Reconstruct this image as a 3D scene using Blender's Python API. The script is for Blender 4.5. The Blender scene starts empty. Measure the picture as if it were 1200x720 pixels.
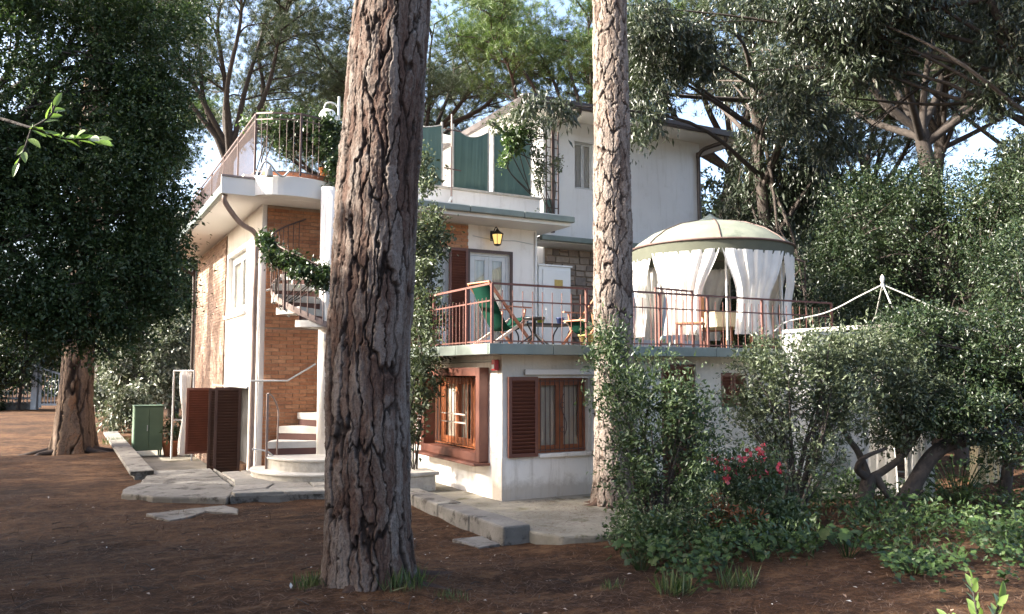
import bpy, math, random
import numpy as np
from mathutils import Vector, Matrix
PI = math.pi
R = math.radians
random.seed(7)
sc = bpy.context.scene
C = sc.collection

# ------------------------------------------------------------------ camera, sky, sun, exposure
YAW = math.asin(.4814)
FPX, EYE, HZ = 953.0, 1.9, 437.0
cam_d = bpy.data.cameras.new('camera'); cam = bpy.data.objects.new('camera', cam_d); C.objects.link(cam)
cam_d.sensor_width = 36; cam_d.lens = 36 * FPX / 1200
cam_d.clip_start = .05; cam_d.clip_end = 2000
cam.location = (0, 0, EYE)
cam.rotation_euler = (PI / 2 + math.atan(77 / FPX), 0, -YAW)
sc.camera = cam

SUN_EL, SUN_AZ = R(30), R(288)          # azimuth clockwise from +Y
w = bpy.data.worlds.new('World'); sc.world = w; w.use_nodes = True
nt = w.node_tree; bg = nt.nodes['Background']
sky = nt.nodes.new('ShaderNodeTexSky'); sky.sky_type = 'NISHITA'; sky.sun_disc = False
sky.sun_elevation = SUN_EL; sky.sun_rotation = SUN_AZ; sky.dust_density = 4.5; sky.air_density = .85; sky.ozone_density = 1.0
nt.links.new(sky.outputs[0], bg.inputs[0]); bg.inputs[1].default_value = .15
sd = bpy.data.lights.new('sun', 'SUN'); sd.energy = 5.0; sd.angle = R(.53); sd.color = (1, .94, .85)
so = bpy.data.objects.new('sun', sd); C.objects.link(so)
S = Vector((math.sin(SUN_AZ) * math.cos(SUN_EL), math.cos(SUN_AZ) * math.cos(SUN_EL), math.sin(SUN_EL)))
so.rotation_euler = S.to_track_quat('Z', 'Y').to_euler(); so.location = S * 60
sc.view_settings.view_transform = 'Standard'; sc.view_settings.look = 'None'
sc.view_settings.exposure = 2.3; sc.view_settings.gamma = 1
sc.cycles.max_bounces = 8; sc.cycles.transparent_max_bounces = 12
sc.cycles.use_denoising = True

# ------------------------------------------------------------------ helpers
FWD = np.array([.4814, .8765]); RGT = np.array([.8765, -.4814])
def P(px, D):                            # plan position at distance D along the view, px across
    p = FWD * D + RGT * ((px - 600) / FPX * D); return float(p[0]), float(p[1])
def Z(py, D): return EYE + (HZ - py) * D / FPX

def tag(o, label=None, cat=None, group=None, kind=None):
    if label: o['label'] = label
    if cat: o['category'] = cat
    if group: o['group'] = group
    if kind: o['kind'] = kind
    return o
def thing(name, label, cat, loc=(0, 0, 0), rz=0, group=None):
    o = bpy.data.objects.new(name, None); C.objects.link(o); o.location = loc; o.rotation_euler = (0, 0, rz)
    o.empty_display_size = .2
    return tag(o, label, cat, group)
def link(name, me, parent=None, loc=None, rot=None, scale=None):
    o = bpy.data.objects.new(name, me); C.objects.link(o)
    if parent: o.parent = parent
    if loc is not None: o.location = loc
    if rot is not None: o.rotation_euler = rot
    if scale is not None: o.scale = scale
    return o
def copy_tree(o, parent=None):
    c = o.copy(); C.objects.link(c); c.parent = parent
    for ch in list(o.children): copy_tree(ch, c)
    return c

def np_mesh(name, V, faces, mat, smooth=False, attrs=None):
    """faces: int array (n,3) or (n,4)"""
    V = np.asarray(V, np.float32); faces = np.asarray(faces, np.int32)
    me = bpy.data.meshes.new(name); n, k = faces.shape
    me.vertices.add(len(V)); me.vertices.foreach_set('co', V.ravel())
    me.loops.add(n * k); me.loops.foreach_set('vertex_index', faces.ravel())
    me.polygons.add(n); me.polygons.foreach_set('loop_start', np.arange(0, n * k, k, dtype=np.int32))
    if smooth: me.polygons.foreach_set('use_smooth', np.ones(n, bool))
    for an, av in (attrs or {}).items():
        a = me.attributes.new(an, 'FLOAT', 'POINT'); a.data.foreach_set('value', np.asarray(av, np.float32))
    me.update(calc_edges=True)
    if mat: me.materials.append(mat)
    return me

class MB:
    def __init__(s): s.v = []; s.f = []; s.sm = []
    def add(s, vs, fs, smooth=False):
        b = len(s.v); s.v += [tuple(p) for p in vs]
        for f in fs: s.f.append(tuple(i + b for i in f)); s.sm.append(smooth)
        return s
    def box(s, x0, x1, y0, y1, z0, z1, M=None):
        vs = [(x, y, z) for z in (z0, z1) for y in (y0, y1) for x in (x0, x1)]
        if M is not None: vs = [tuple(M @ Vector(p)) for p in vs]
        return s.add(vs, [(0, 2, 3, 1), (4, 5, 7, 6), (0, 1, 5, 4), (2, 6, 7, 3), (0, 4, 6, 2), (1, 3, 7, 5)])
    def bar(s, a, b, wx, wy=None, up=(0, 0, 1)):
        a = Vector(a); b = Vector(b); d = b - a; L = d.length; d.normalize(); wy = wy or wx
        u = Vector(up)
        if abs(d.dot(u)) > .98: u = Vector((0, 1, 0))
        x = d.cross(u).normalized(); y = x.cross(d)
        M = Matrix((x, y, d)).transposed().to_4x4(); M.translation = a
        return s.box(-wx / 2, wx / 2, -wy / 2, wy / 2, 0, L, M)
    def tube(s, pts, rad, n=8, caps=True, smooth=True):
        pts = [Vector(p) for p in pts]; m = len(pts)
        if not hasattr(rad, '__len__'): rad = [rad] * m
        vs = []; prev = None
        for i, p in enumerate(pts):
            t = (pts[min(i + 1, m - 1)] - pts[max(i - 1, 0)])
            t = t.normalized() if t.length > 1e-9 else Vector((0, 0, 1))
            if prev is None:
                u = t.orthogonal().normalized()
            else:
                u = (prev - t * prev.dot(t)); u = u.normalized() if u.length > 1e-6 else t.orthogonal().normalized()
            prev = u; w_ = t.cross(u)
            for k in range(n):
                a = 2 * PI * k / n; vs.append(p + (u * math.cos(a) + w_ * math.sin(a)) * rad[i])
        fs = [(i * n + k, i * n + (k + 1) % n, (i + 1) * n + (k + 1) % n, (i + 1) * n + k) for i in range(m - 1) for k in range(n)]
        s.add(vs, fs, smooth)
        if caps:
            s.add(vs[:n], [tuple(range(n))[::-1]]); s.add(vs[-n:], [tuple(range(n))])
        return s
    def lathe(s, prof, n=24, c=(0, 0), smooth=True, a0=0, a1=2 * PI):
        full = abs(a1 - a0 - 2 * PI) < 1e-6; m = n if full else n + 1
        vs = [(c[0] + r * math.cos(a0 + (a1 - a0) * k / n), c[1] + r * math.sin(a0 + (a1 - a0) * k / n), z) for r, z in prof for k in range(m)]
        fs = [(i * m + k, i * m + (k + 1) % m, (i + 1) * m + (k + 1) % m, (i + 1) * m + k) for i in range(len(prof) - 1) for k in range(n)]
        return s.add(vs, fs, smooth)
    def prism(s, poly, z0, z1):
        n = len(poly)
        vs = [(x, y, z0) for x, y in poly] + [(x, y, z1) for x, y in poly]
        return s.add(vs, [tuple(range(n))[::-1], tuple(range(n, 2 * n))] + [(i, (i + 1) % n, n + (i + 1) % n, n + i) for i in range(n)])
    def mesh(s, name, mat, bevel=0):
        me = bpy.data.meshes.new(name); me.from_pydata(s.v, [], s.f)
        me.polygons.foreach_set('use_smooth', s.sm)
        if mat: me.materials.append(mat)
        me.update(); return me
    def build(s, name, mat, parent=None, bevel=0, **k):
        o = link(name, s.mesh(name, mat), parent, **k)
        if bevel:
            m = o.modifiers.new('bevel', 'BEVEL'); m.width = bevel; m.segments = 2; m.limit_method = 'ANGLE'
        return o
def curve(pts, n=20):
    """Catmull-Rom through pts"""
    pts = [np.array(p, float) for p in pts]; Pp = [2 * pts[0] - pts[1]] + pts + [2 * pts[-1] - pts[-2]]; out = []
    for i in range(1, len(Pp) - 2):
        for t in np.linspace(0, 1, n, endpoint=False):
            a, b, c, d = Pp[i - 1:i + 3]
            out.append(.5 * ((2 * b) + (c - a) * t + (2 * a - 5 * b + 4 * c - d) * t * t + (3 * b - a - 3 * c + d) * t ** 3))
    out.append(pts[-1]); return out
def holed_wall(mb, u0, u1, z0, z1, holes, place, th=.3):
    """wall sheet with thickness and real openings; place(u, depth, z) -> xyz"""
    us = sorted({u0, u1} | {h[0] for h in holes} | {h[1] for h in holes}); zs = sorted({z0, z1} | {h[2] for h in holes} | {h[3] for h in holes})
    us = [u for u in us if u0 <= u <= u1]; zs = [z for z in zs if z0 <= z <= z1]
    def solid(i, j):
        if i < 0 or j < 0 or i >= len(us) - 1 or j >= len(zs) - 1: return False
        cu = (us[i] + us[i + 1]) / 2; cz = (zs[j] + zs[j + 1]) / 2
        return not any(h[0] < cu < h[1] and h[2] < cz < h[3] for h in holes)
    for i in range(len(us) - 1):
        for j in range(len(zs) - 1):
            if not solid(i, j): continue
            a, b, c, d = us[i], us[i + 1], zs[j], zs[j + 1]
            q = lambda pts: mb.add([place(*p) for p in pts], [(0, 1, 2, 3)])
            q([(a, 0, c), (b, 0, c), (b, 0, d), (a, 0, d)]); q([(b, th, c), (a, th, c), (a, th, d), (b, th, d)])
            if not solid(i - 1, j): q([(a, th, c), (a, 0, c), (a, 0, d), (a, th, d)])
            if not solid(i + 1, j): q([(b, 0, c), (b, th, c), (b, th, d), (b, 0, d)])
            if not solid(i, j - 1): q([(a, th, c), (b, th, c), (b, 0, c), (a, 0, c)])
            if not solid(i, j + 1): q([(a, 0, d), (b, 0, d), (b, th, d), (a, th, d)])
    return mb
def hash2(a, b, s):
    h = (np.asarray(a, np.int64) * 374761393 + np.asarray(b, np.int64) * 668265263 + s * 1274126177) & 0xffffffff
    h = ((h ^ (h >> 13)) * 1274126177) & 0xffffffff
    h = ((h ^ (h >> 15)) * 2246822519) & 0xffffffff
    return ((h ^ (h >> 16)) & 0xffffff) / float(0xffffff)
def vnoise(x, y, s=0, per=None):
    xi = np.floor(x).astype(int); yi = np.floor(y).astype(int); fx = x - xi; fy = y - yi
    fx = fx * fx * (3 - 2 * fx); fy = fy * fy * (3 - 2 * fy)
    m = (lambda i: i % per) if per else (lambda i: i)
    a = hash2(m(xi), yi, s); b = hash2(m(xi + 1), yi, s); c = hash2(m(xi), yi + 1, s); d = hash2(m(xi + 1), yi + 1, s)
    return (a * (1 - fx) + b * fx) * (1 - fy) + (c * (1 - fx) + d * fx) * fy
def sstep(a, b, x):
    t = np.clip((x - a) / (b - a), 0, 1); return t * t * (3 - 2 * t)

# ------------------------------------------------------------------ materials
def mat_new(name):
    m = bpy.data.materials.new(name); m.use_nodes = True; n = m.node_tree
    return m, n, n.nodes['Principled BSDF'], n.nodes['Material Output']
def nd(n, t, **k):
    x = n.nodes.new(t)
    for a, b in k.items(): setattr(x, a, b)
    return x
def ramp(n, fac, stops):
    r = nd(n, 'ShaderNodeValToRGB'); e = r.color_ramp.elements
    while len(e) < len(stops): e.new(.5)
    for el, (p, c) in zip(e, stops): el.position = p; el.color = (*c, 1)
    n.links.new(fac, r.inputs[0]); return r.outputs[0]
def noise(n, scale, detail=4, vec=None, rough=.6):
    x = nd(n, 'ShaderNodeTexNoise'); x.inputs['Scale'].default_value = scale; x.inputs['Detail'].default_value = detail; x.inputs['Roughness'].default_value = rough
    if vec is None:
        g = nd(n, 'ShaderNodeNewGeometry'); vec = g.outputs['Position']
    n.links.new(vec, x.inputs['Vector']); return x.outputs['Fac']
def bump(n, b, h, strength=.3, dist=.01):
    x = nd(n, 'ShaderNodeBump'); x.inputs['Strength'].default_value = strength; x.inputs['Distance'].default_value = dist
    n.links.new(h, x.inputs['Height']); n.links.new(x.outputs[0], b.inputs['Normal'])
def mixc(n, fac, a, b, mode='MIX'):
    x = nd(n, 'ShaderNodeMix', data_type='RGBA', blend_type=mode)
    for s, v in ((0, fac), (6, a), (7, b)):
        if hasattr(v, 'is_linked') or isinstance(v, bpy.types.NodeSocket): n.links.new(v, x.inputs[s])
        else: x.inputs[s].default_value = v if s == 0 else (*v, 1)
    return x.outputs[2]
def simple(name, c1, c2=None, scale=6, rough=.7, bs=.2, bd=.006, bscale=None, metal=0, spec=.5, wear=None):
    m, n, b, o = mat_new(name); c2 = c2 or tuple(x * .75 for x in c1)
    col = ramp(n, noise(n, scale, 6), [(.3, c2), (.7, c1)])
    if wear:
        col = mixc(n, ramp(n, noise(n, wear[1], 8, rough=.7), [(wear[2], (0, 0, 0)), (wear[2] + .1, (1, 1, 1))]), col, wear[0])
    n.links.new(col, b.inputs['Base Color']); b.inputs['Roughness'].default_value = rough; b.inputs['Metallic'].default_value = metal
    b.inputs['Specular IOR Level'].default_value = spec
    if bs: bump(n, b, noise(n, bscale or scale * 8, 4), bs, bd)
    return m
def leafmat(name, cols, trans=.35, rough=.4, tcol=None, spec=.5):
    m, n, b, o = mat_new(name)
    g = nd(n, 'ShaderNodeNewGeometry')
    col = ramp(n, g.outputs['Random Per Island'], [(i / (len(cols) - 1), c) for i, c in enumerate(cols)])
    n.links.new(col, b.inputs['Base Color']); b.inputs['Roughness'].default_value = rough; b.inputs['Specular IOR Level'].default_value = spec
    t = nd(n, 'ShaderNodeBsdfTranslucent'); mx = nd(n, 'ShaderNodeMixShader'); mx.inputs[0].default_value = trans
    tc = mixc(n, 1.0, col, tcol or (1.6, 1.8, .7), 'MULTIPLY'); n.links.new(tc, t.inputs[0])
    n.links.new(b.outputs[0], mx.inputs[1]); n.links.new(t.outputs[0], mx.inputs[2]); n.links.new(mx.outputs[0], o.inputs[0])
    return m
def fabric(name, c, trans=.3):
    m, n, b, o = mat_new(name)
    col = ramp(n, noise(n, 5, 5), [(.3, tuple(x * .86 for x in c)), (.7, c)])
    n.links.new(col, b.inputs['Base Color']); b.inputs['Roughness'].default_value = .9; b.inputs['Specular IOR Level'].default_value = .1
    bump(n, b, noise(n, 300, 2), .15, .002)
    t = nd(n, 'ShaderNodeBsdfTranslucent'); mx = nd(n, 'ShaderNodeMixShader'); mx.inputs[0].default_value = trans
    n.links.new(col, t.inputs[0]); n.links.new(b.outputs[0], mx.inputs[1]); n.links.new(t.outputs[0], mx.inputs[2]); n.links.new(mx.outputs[0], o.inputs[0])
    return m
def objrand(name, cols, rough=.85, nscale=20, bs=.4):
    """colour differs per object (and per island)"""
    m, n, b, o = mat_new(name)
    oi = nd(n, 'ShaderNodeObjectInfo'); g = nd(n, 'ShaderNodeNewGeometry')
    a = nd(n, 'ShaderNodeMath', operation='ADD'); n.links.new(oi.outputs['Random'], a.inputs[0]); n.links.new(g.outputs['Random Per Island'], a.inputs[1])
    fr = nd(n, 'ShaderNodeMath', operation='FRACT'); n.links.new(a.outputs[0], fr.inputs[0])
    col = ramp(n, fr.outputs[0], [(i / (len(cols) - 1), c) for i, c in enumerate(cols)])
    nz = noise(n, nscale, 6)
    col = mixc(n, 1.0, col, ramp(n, nz, [(.25, (.68, .66, .64)), (.75, (1.12, 1.1, 1.08))]), 'MULTIPLY')
    n.links.new(col, b.inputs['Base Color']); b.inputs['Roughness'].default_value = rough
    bump(n, b, noise(n, nscale * 5, 4), bs, .006); return m
def glassmat():
    m, n, b, o = mat_new('window_glass')
    tr = nd(n, 'ShaderNodeBsdfTransparent'); gl = nd(n, 'ShaderNodeBsdfGlossy'); gl.inputs['Roughness'].default_value = .02
    fr = nd(n, 'ShaderNodeFresnel'); fr.inputs[0].default_value = 2.0
    ge = nd(n, 'ShaderNodeNewGeometry'); iv = nd(n, 'ShaderNodeMath', operation='SUBTRACT'); iv.inputs[0].default_value = 1; n.links.new(ge.outputs['Backfacing'], iv.inputs[1])
    ml = nd(n, 'ShaderNodeMath', operation='MULTIPLY'); n.links.new(fr.outputs[0], ml.inputs[0]); n.links.new(iv.outputs[0], ml.inputs[1])
    mx = nd(n, 'ShaderNodeMixShader'); n.links.new(ml.outputs[0], mx.inputs[0]); n.links.new(tr.outputs[0], mx.inputs[1]); n.links.new(gl.outputs[0], mx.inputs[2])
    n.links.new(mx.outputs[0], o.inputs[0]); return m
def barkmat(name, stops, crack):
    m, n, b, o = mat_new(name)
    a = nd(n, 'ShaderNodeAttribute'); a.attribute_name = 'plate'; c = nd(n, 'ShaderNodeAttribute'); c.attribute_name = 'crack'
    nz = noise(n, 14, 8, rough=.7)
    ad = nd(n, 'ShaderNodeMath', operation='MULTIPLY_ADD'); n.links.new(nz, ad.inputs[0]); ad.inputs[1].default_value = .5
    sb = nd(n, 'ShaderNodeMath', operation='SUBTRACT'); n.links.new(a.outputs['Fac'], sb.inputs[0]); sb.inputs[1].default_value = .25
    n.links.new(sb.outputs[0], ad.inputs[2])
    col = ramp(n, ad.outputs[0], stops)
    col = mixc(n, 1.0, col, ramp(n, noise(n, 60, 5, rough=.75), [(.3, (.6, .58, .56)), (.7, (1.2, 1.2, 1.2))]), 'MULTIPLY')
    col = mixc(n, c.outputs['Fac'], col, crack)
    n.links.new(col, b.inputs['Base Color']); b.inputs['Roughness'].default_value = .92; b.inputs['Specular IOR Level'].default_value = .2
    bump(n, b, noise(n, 45, 9, rough=.8), .9, .02); return m

M = {}
def plaster(name, c1, c2, bs, bscale, streak, amount, splash=False):
    m, n, b, o = mat_new(name)
    col = ramp(n, noise(n, 1.1, 6), [(.3, c2), (.7, c1)])
    g = nd(n, 'ShaderNodeNewGeometry'); mp = nd(n, 'ShaderNodeMapping'); mp.inputs['Scale'].default_value = (5, 5, .45); n.links.new(g.outputs['Position'], mp.inputs[0])
    st = noise(n, 1.6, 7, mp.outputs[0], .7)
    f = ramp(n, st, [(.52, (0, 0, 0)), (.72, (amount,) * 3)]); col = mixc(n, f, col, streak)
    f2 = ramp(n, noise(n, 2.3, 9, None, .72), [(.56, (0, 0, 0)), (.75, (amount * 1.2,) * 3)]); col = mixc(n, f2, col, tuple(x * 1.15 for x in streak))
    if splash:                                           # soil splashed up the foot of the wall
        sx = nd(n, 'ShaderNodeSeparateXYZ'); n.links.new(g.outputs['Position'], sx.inputs[0]); sm = nd(n, 'ShaderNodeMath', operation='MULTIPLY_ADD'); n.links.new(noise(n, 5, 8, None, .7), sm.inputs[0]); sm.inputs[1].default_value = -.42; n.links.new(sx.outputs[2], sm.inputs[2])
        col = mixc(n, ramp(n, sm.outputs[0], [(0.0, (.6,) * 3), (.13, (0, 0, 0))]), col, (.34, .28, .21))
    n.links.new(col, b.inputs['Base Color']); b.inputs['Roughness'].default_value = .92; b.inputs['Specular IOR Level'].default_value = .25
    bump(n, b, noise(n, bscale, 5), bs, .008); return m
M['stucco'] = plaster('white_stucco', (.82, .785, .74), (.74, .705, .66), .35, 55, (.45, .40, .33), .45)
M['rough_stucco'] = plaster('rough_cream_stucco', (.70, .665, .59), (.56, .525, .455), 1.0, 22, (.36, .31, .24), .5)
M['plinth'] = plaster('weathered_white_plinth', (.83, .78, .70), (.70, .65, .57), .9, 25, (.40, .33, .25), .6, True)
M['soffit'] = simple('cream_soffit', (.74, .71, .66), (.68, .65, .6), .9, .9, .1)
M['upper_wall'] = plaster('pale_grey_wall', (.78, .79, .80), (.71, .72, .73), .25, 55, (.40, .39, .36), .3)
M['fascia'] = simple('grey_green_metal', (.19, .22, .195), (.13, .155, .135), 3, .45, .1, .003, metal=.1)
M['dark_fascia'] = simple('dark_brown_metal', (.07, .055, .05), None, 3, .5, .1, .003)
M['concrete'] = simple('old_concrete', (.21, .195, .17), (.12, .11, .095), 2.2, .95, .8, .016, 18, wear=((.045, .038, .03), 3.5, .52))
M['mossy'] = simple('mossy_concrete', (.27, .245, .195), (.15, .135, .10), 1.6, .95, .8, .016, 18, wear=((.085, .075, .035), 2.2, .55))
M['flag'] = objrand('pale_flagstone', [(.30, .285, .25), (.25, .235, .205), (.34, .315, .275)], .9, 9)
M['travertine'] = simple('travertine', (.52, .49, .43), (.34, .31, .26), 7, .85, .8, .012, 26, wear=((.2, .17, .13), 16, .62))
M['tread'] = simple('white_stair_tread', (.62, .59, .54), (.48, .45, .4), 4, .8, .2)
M['tread_under'] = simple('brown_riser', (.12, .055, .045), None, 4, .8, .2)
M['brick'] = objrand('orange_brick', [(.40, .18, .09), (.46, .22, .115), (.33, .145, .075), (.43, .205, .11), (.50, .265, .145)], .9, 25)
M['brick_pale'] = objrand('brown_brick', [(.27, .18, .13), (.33, .23, .17), (.22, .14, .105), (.4, .29, .22)], .9, 25)
M['mortar'] = simple('mortar', (.36, .27, .2), None, 20, .95, .3)
M['stone'] = objrand('rubble_stone', [(.27, .21, .17), (.37, .29, .235), (.21, .17, .15), (.44, .36, .29), (.32, .25, .205)], .95, 12, .8)
M['brown'] = simple('brown_shutter_paint', (.155, .055, .034), (.105, .036, .024), 5, .5, .1, .003, 60)
M['dark_brown'] = simple('dark_brown_shutter_paint', (.07, .034, .024), (.05, .022, .017), 5, .5, .1, .003, 60)
M['wood'] = simple('varnished_wood', (.36, .12, .045), (.24, .075, .028), 9, .4, .1, .003, 60)
M['white_paint'] = simple('white_paint', (.78, .78, .76), (.7, .7, .68), 3, .45, .05)
M['grey_white'] = simple('greyish_white_paint', (.6, .61, .6), (.5, .51, .5), 4, .5, .05)
M['glass'] = glassmat()
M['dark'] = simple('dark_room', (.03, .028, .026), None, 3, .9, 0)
M['curtain'] = fabric('cream_net_curtain', (.62, .57, .47), .3)
M['white_fabric'] = fabric('white_curtain_cloth', (.84, .82, .78), .35)
M['cream_fabric'] = fabric('cream_canvas', (.68, .60, .42), .35)
M['sail'] = fabric('ivory_sail_cloth', (.78, .75, .66), .4)
M['rust'] = simple('rust_red_rail_paint', (.15, .055, .038), (.095, .034, .025), 12, .6, .2, .002, 90)
M['iron'] = simple('brown_iron', (.12, .07, .055), (.07, .045, .04), 12, .6, .2, .002)
M['black'] = simple('black_metal', (.018, .018, .018), None, 9, .45, 0)
M['white_iron'] = simple('white_iron', (.5, .49, .46), (.34, .32, .28), 9, .55, .1, .002)
M['pipe'] = simple('brown_grey_pipe', (.27, .2, .17), (.2, .145, .125), 5, .45, .05)
M['dark_pipe'] = simple('dark_brown_pipe', (.06, .045, .04), None, 5, .4, .05)
M['green_screen'] = simple('green_mesh_screen', (.10, .165, .14), (.075, .13, .11), 1.2, .85, .25, .003, 160)
M['canopy'] = simple('pale_green_canopy', (.19, .205, .155), (.12, .135, .105), 2.2, .9, .3, .01, 12, wear=((.085, .10, .075), 2.4, .56))
M['valance'] = fabric('olive_valance', (.12, .125, .095), .12)
M['sling'] = fabric('green_sling_cloth', (.004, .036, .022), .1)
M['teak'] = simple('reddish_wood', (.42, .17, .085), (.3, .11, .055), 10, .55, .1, .002)
M['pale_wood'] = simple('pale_wood', (.68, .55, .45), (.55, .42, .33), 10, .6, .1, .002)
M['terracotta'] = simple('terracotta', (.42, .17, .085), (.33, .125, .065), 6, .9, .2)
M['orange'] = simple('orange_terracotta', (.6, .23, .07), None, 6, .8, .1)
M['locker'] = simple('green_locker_paint', (.085, .14, .085), (.06, .105, .065), 3, .6, .1)
M['gate'] = simple('galvanised_gate', (.4, .43, .46), (.3, .33, .36), 5, .5, .05, metal=.3)
M['red'] = simple('red_plastic', (.5, .02, .025), None, 4, .4, 0)
M['yellow'] = simple('ochre_label', (.55, .4, .12), (.42, .3, .08), 30, .6, 0)
M['teal'] = simple('teal_glaze', (.04, .2, .25), None, 4, .25, 0)
M['lime'] = simple('lime_glaze', (.34, .4, .05), None, 4, .25, 0)
M['blue'] = simple('blue_glaze', (.1, .14, .34), None, 4, .25, 0)
M['limb'] = simple('grey_brown_branch_bark', (.045, .035, .028), (.024, .018, .014), 9, .95, .8, .02, 30)
M['dark_limb'] = simple('dark_branch_bark', (.065, .05, .04), (.03, .024, .02), 9, .95, .8, .02, 30)
M['pale_limb'] = simple('pale_trunk_bark', (.42, .36, .3), (.2, .15, .12), 5, .95, .8, .02, 20)
M['bark'] = barkmat('pine_bark', [(0, (.055, .036, .028)), (.25, (.105, .064, .048)), (.45, (.145, .11, .09)), (.75, (.215, .185, .163)), (1, (.135, .092, .073))], (.016, .011, .009))
M['bark_pale'] = barkmat('pale_pine_bark', [(0, (.10, .065, .05)), (.3, (.21, .168, .14)), (.6, (.28, .238, .205)), (1, (.18, .11, .08))], (.03, .02, .016))
M['bark_left'] = barkmat('orange_grey_pine_bark', [(0, (.07, .055, .048)), (.35, (.15, .11, .085)), (.6, (.20, .145, .105)), (.8, (.22, .125, .075)), (1, (.15, .13, .115))], (.018, .012, .009))
G = lambda *a: [tuple(x) for x in a]
M['oak_leaf'] = leafmat('dark_oak_leaves', G((.022, .042, .015), (.04, .068, .024), (.075, .105, .04), (.03, .05, .02)), .3, .42, (1.2, 1.35, .8), spec=.35)
M['bush_leaf'] = leafmat('mid_green_leaves', G((.012, .027, .010), (.021, .038, .014), (.046, .062, .026), (.017, .03, .013)), .18, .40, (1.3, 1.4, .8), spec=.5)
M['grey_leaf'] = leafmat('grey_green_leaves', G((.045, .06, .035), (.075, .092, .055), (.12, .14, .08), (.035, .048, .026)), .25, .40, (1.2, 1.35, .8), spec=.4)
M['shrub_leaf'] = leafmat('small_glossy_leaves', G((.03, .055, .025), (.06, .085, .04), (.09, .12, .055), (.03, .05, .024)), .25, .40, (1.2, 1.35, .8), spec=.4)
M['bright_leaf'] = leafmat('bright_vine_leaves', G((.03, .06, .018), (.05, .09, .025), (.085, .13, .04), (.04, .07, .022)), .25, .4, (1.2, 1.4, .8))
M['vine_leaf'] = leafmat('ivy_vine_leaves', G((.02, .04, .014), (.032, .058, .02), (.06, .09, .03), (.025, .04, .016)), .18, .35, (1.2, 1.35, .8))
M['bay_leaf'] = leafmat('long_grey_green_leaves', G((.02, .03, .016), (.035, .048, .027), (.065, .078, .05), (.024, .034, .018)), .2, .34, (1.2, 1.3, .8), spec=.6)
M['needle'] = leafmat('pine_needles', G((.03, .048, .02), (.048, .07, .028), (.075, .095, .045), (.04, .055, .025)), .2, .45, (1.3, 1.4, .8))
M['needle_bright'] = leafmat('fresh_pine_needles', G((.045, .08, .02), (.065, .11, .03), (.10, .145, .04), (.05, .075, .025)), .3, .5, (1.3, 1.5, .8))
M['ivy_leaf'] = leafmat('ground_ivy_leaves', G((.013, .03, .009), (.024, .048, .013), (.05, .082, .022), (.02, .036, .012)), .22, .5, (1.2, 1.4, .8), spec=.25)
M['variegated'] = leafmat('pale_variegated_leaves', G((.045, .06, .03), (.08, .10, .055), (.25, .26, .21), (.05, .065, .032)), .15, .42, (1.1, 1.2, .9))
M['sprig_leaf'] = leafmat('fresh_sprig_leaves', G((.06, .12, .025), (.1, .18, .04), (.16, .22, .07), (.08, .13, .04)), .4, .35, (1.3, 1.5, .8))
M['grass'] = leafmat('grass_blades', G((.025, .05, .014), (.045, .08, .02), (.13, .13, .05)), .25, .5, (1.2, 1.4, .8))
M['flower_red'] = leafmat('red_petals', G((.5, .03, .05), (.65, .08, .12), (.7, .2, .2)), .4, .6, (1, 1, 1))
M['dry_leaf'] = leafmat('russet_dry_leaves', G((.25, .08, .03), (.36, .14, .05), (.18, .07, .03)), .3, .6, (1, 1, 1))
M['litter'] = leafmat('fallen_needles', G((.055, .032, .021), (.095, .056, .036), (.16, .105, .072), (.036, .022, .016), (.085, .045, .028)), .1, .7, (1, 1, 1), .2)
M['bits'] = leafmat('fallen_bits', G((.5, .46, .42), (.3, .2, .14), (.2, .12, .07), (.6, .58, .54)), .1, .7, (1, 1, 1), .2)
def lampmat():
    m, n, b, o = mat_new('lit_lantern_glass'); e = nd(n, 'ShaderNodeEmission')
    e.inputs[0].default_value = (1, .62, .2, 1); e.inputs[1].default_value = .3; n.links.new(e.outputs[0], o.inputs[0]); return m
M['lamp'] = lampmat()
def groundmat():
    m, n, b, o = mat_new('pine_needle_litter')
    a = noise(n, .55, 6); c = noise(n, 9, 8, rough=.75); d = noise(n, 70, 6, rough=.75)
    col = ramp(n, a, [(.3, (.029, .016, .009)), (.5, (.062, .033, .017)), (.7, (.11, .06, .030))])
    col = mixc(n, 1.0, col, ramp(n, c, [(.35, (.45, .42, .4)), (.65, (1.5, 1.45, 1.4))]), 'MULTIPLY')
    col = mixc(n, 1.0, col, ramp(n, d, [(.35, (.45, .42, .4)), (.65, (1.6, 1.55, 1.5))]), 'MULTIPLY')
    g = nd(n, 'ShaderNodeNewGeometry'); mp = nd(n, 'ShaderNodeMapping'); mp.inputs['Scale'].default_value = (1, 2.1, 1); mp.inputs['Rotation'].default_value = (0, 0, .5); n.links.new(g.outputs['Position'], mp.inputs[0])
    col = mixc(n, ramp(n, noise(n, 1.7, 9, mp.outputs[0], .72), [(.52, (0, 0, 0)), (.66, (.75,) * 3)]), col, mixc(n, d, (.10, .050, .024), (.24, .135, .07)))
    n.links.new(col, b.inputs['Base Color']); b.inputs['Roughness'].default_value = .95; b.inputs['Specular IOR Level'].default_value = .15
    ad = nd(n, 'ShaderNodeMath', operation='ADD'); n.links.new(c, ad.inputs[0]); n.links.new(d, ad.inputs[1])
    bump(n, b, ad.outputs[0], .9, .03); return m
M['ground'] = groundmat()

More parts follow.
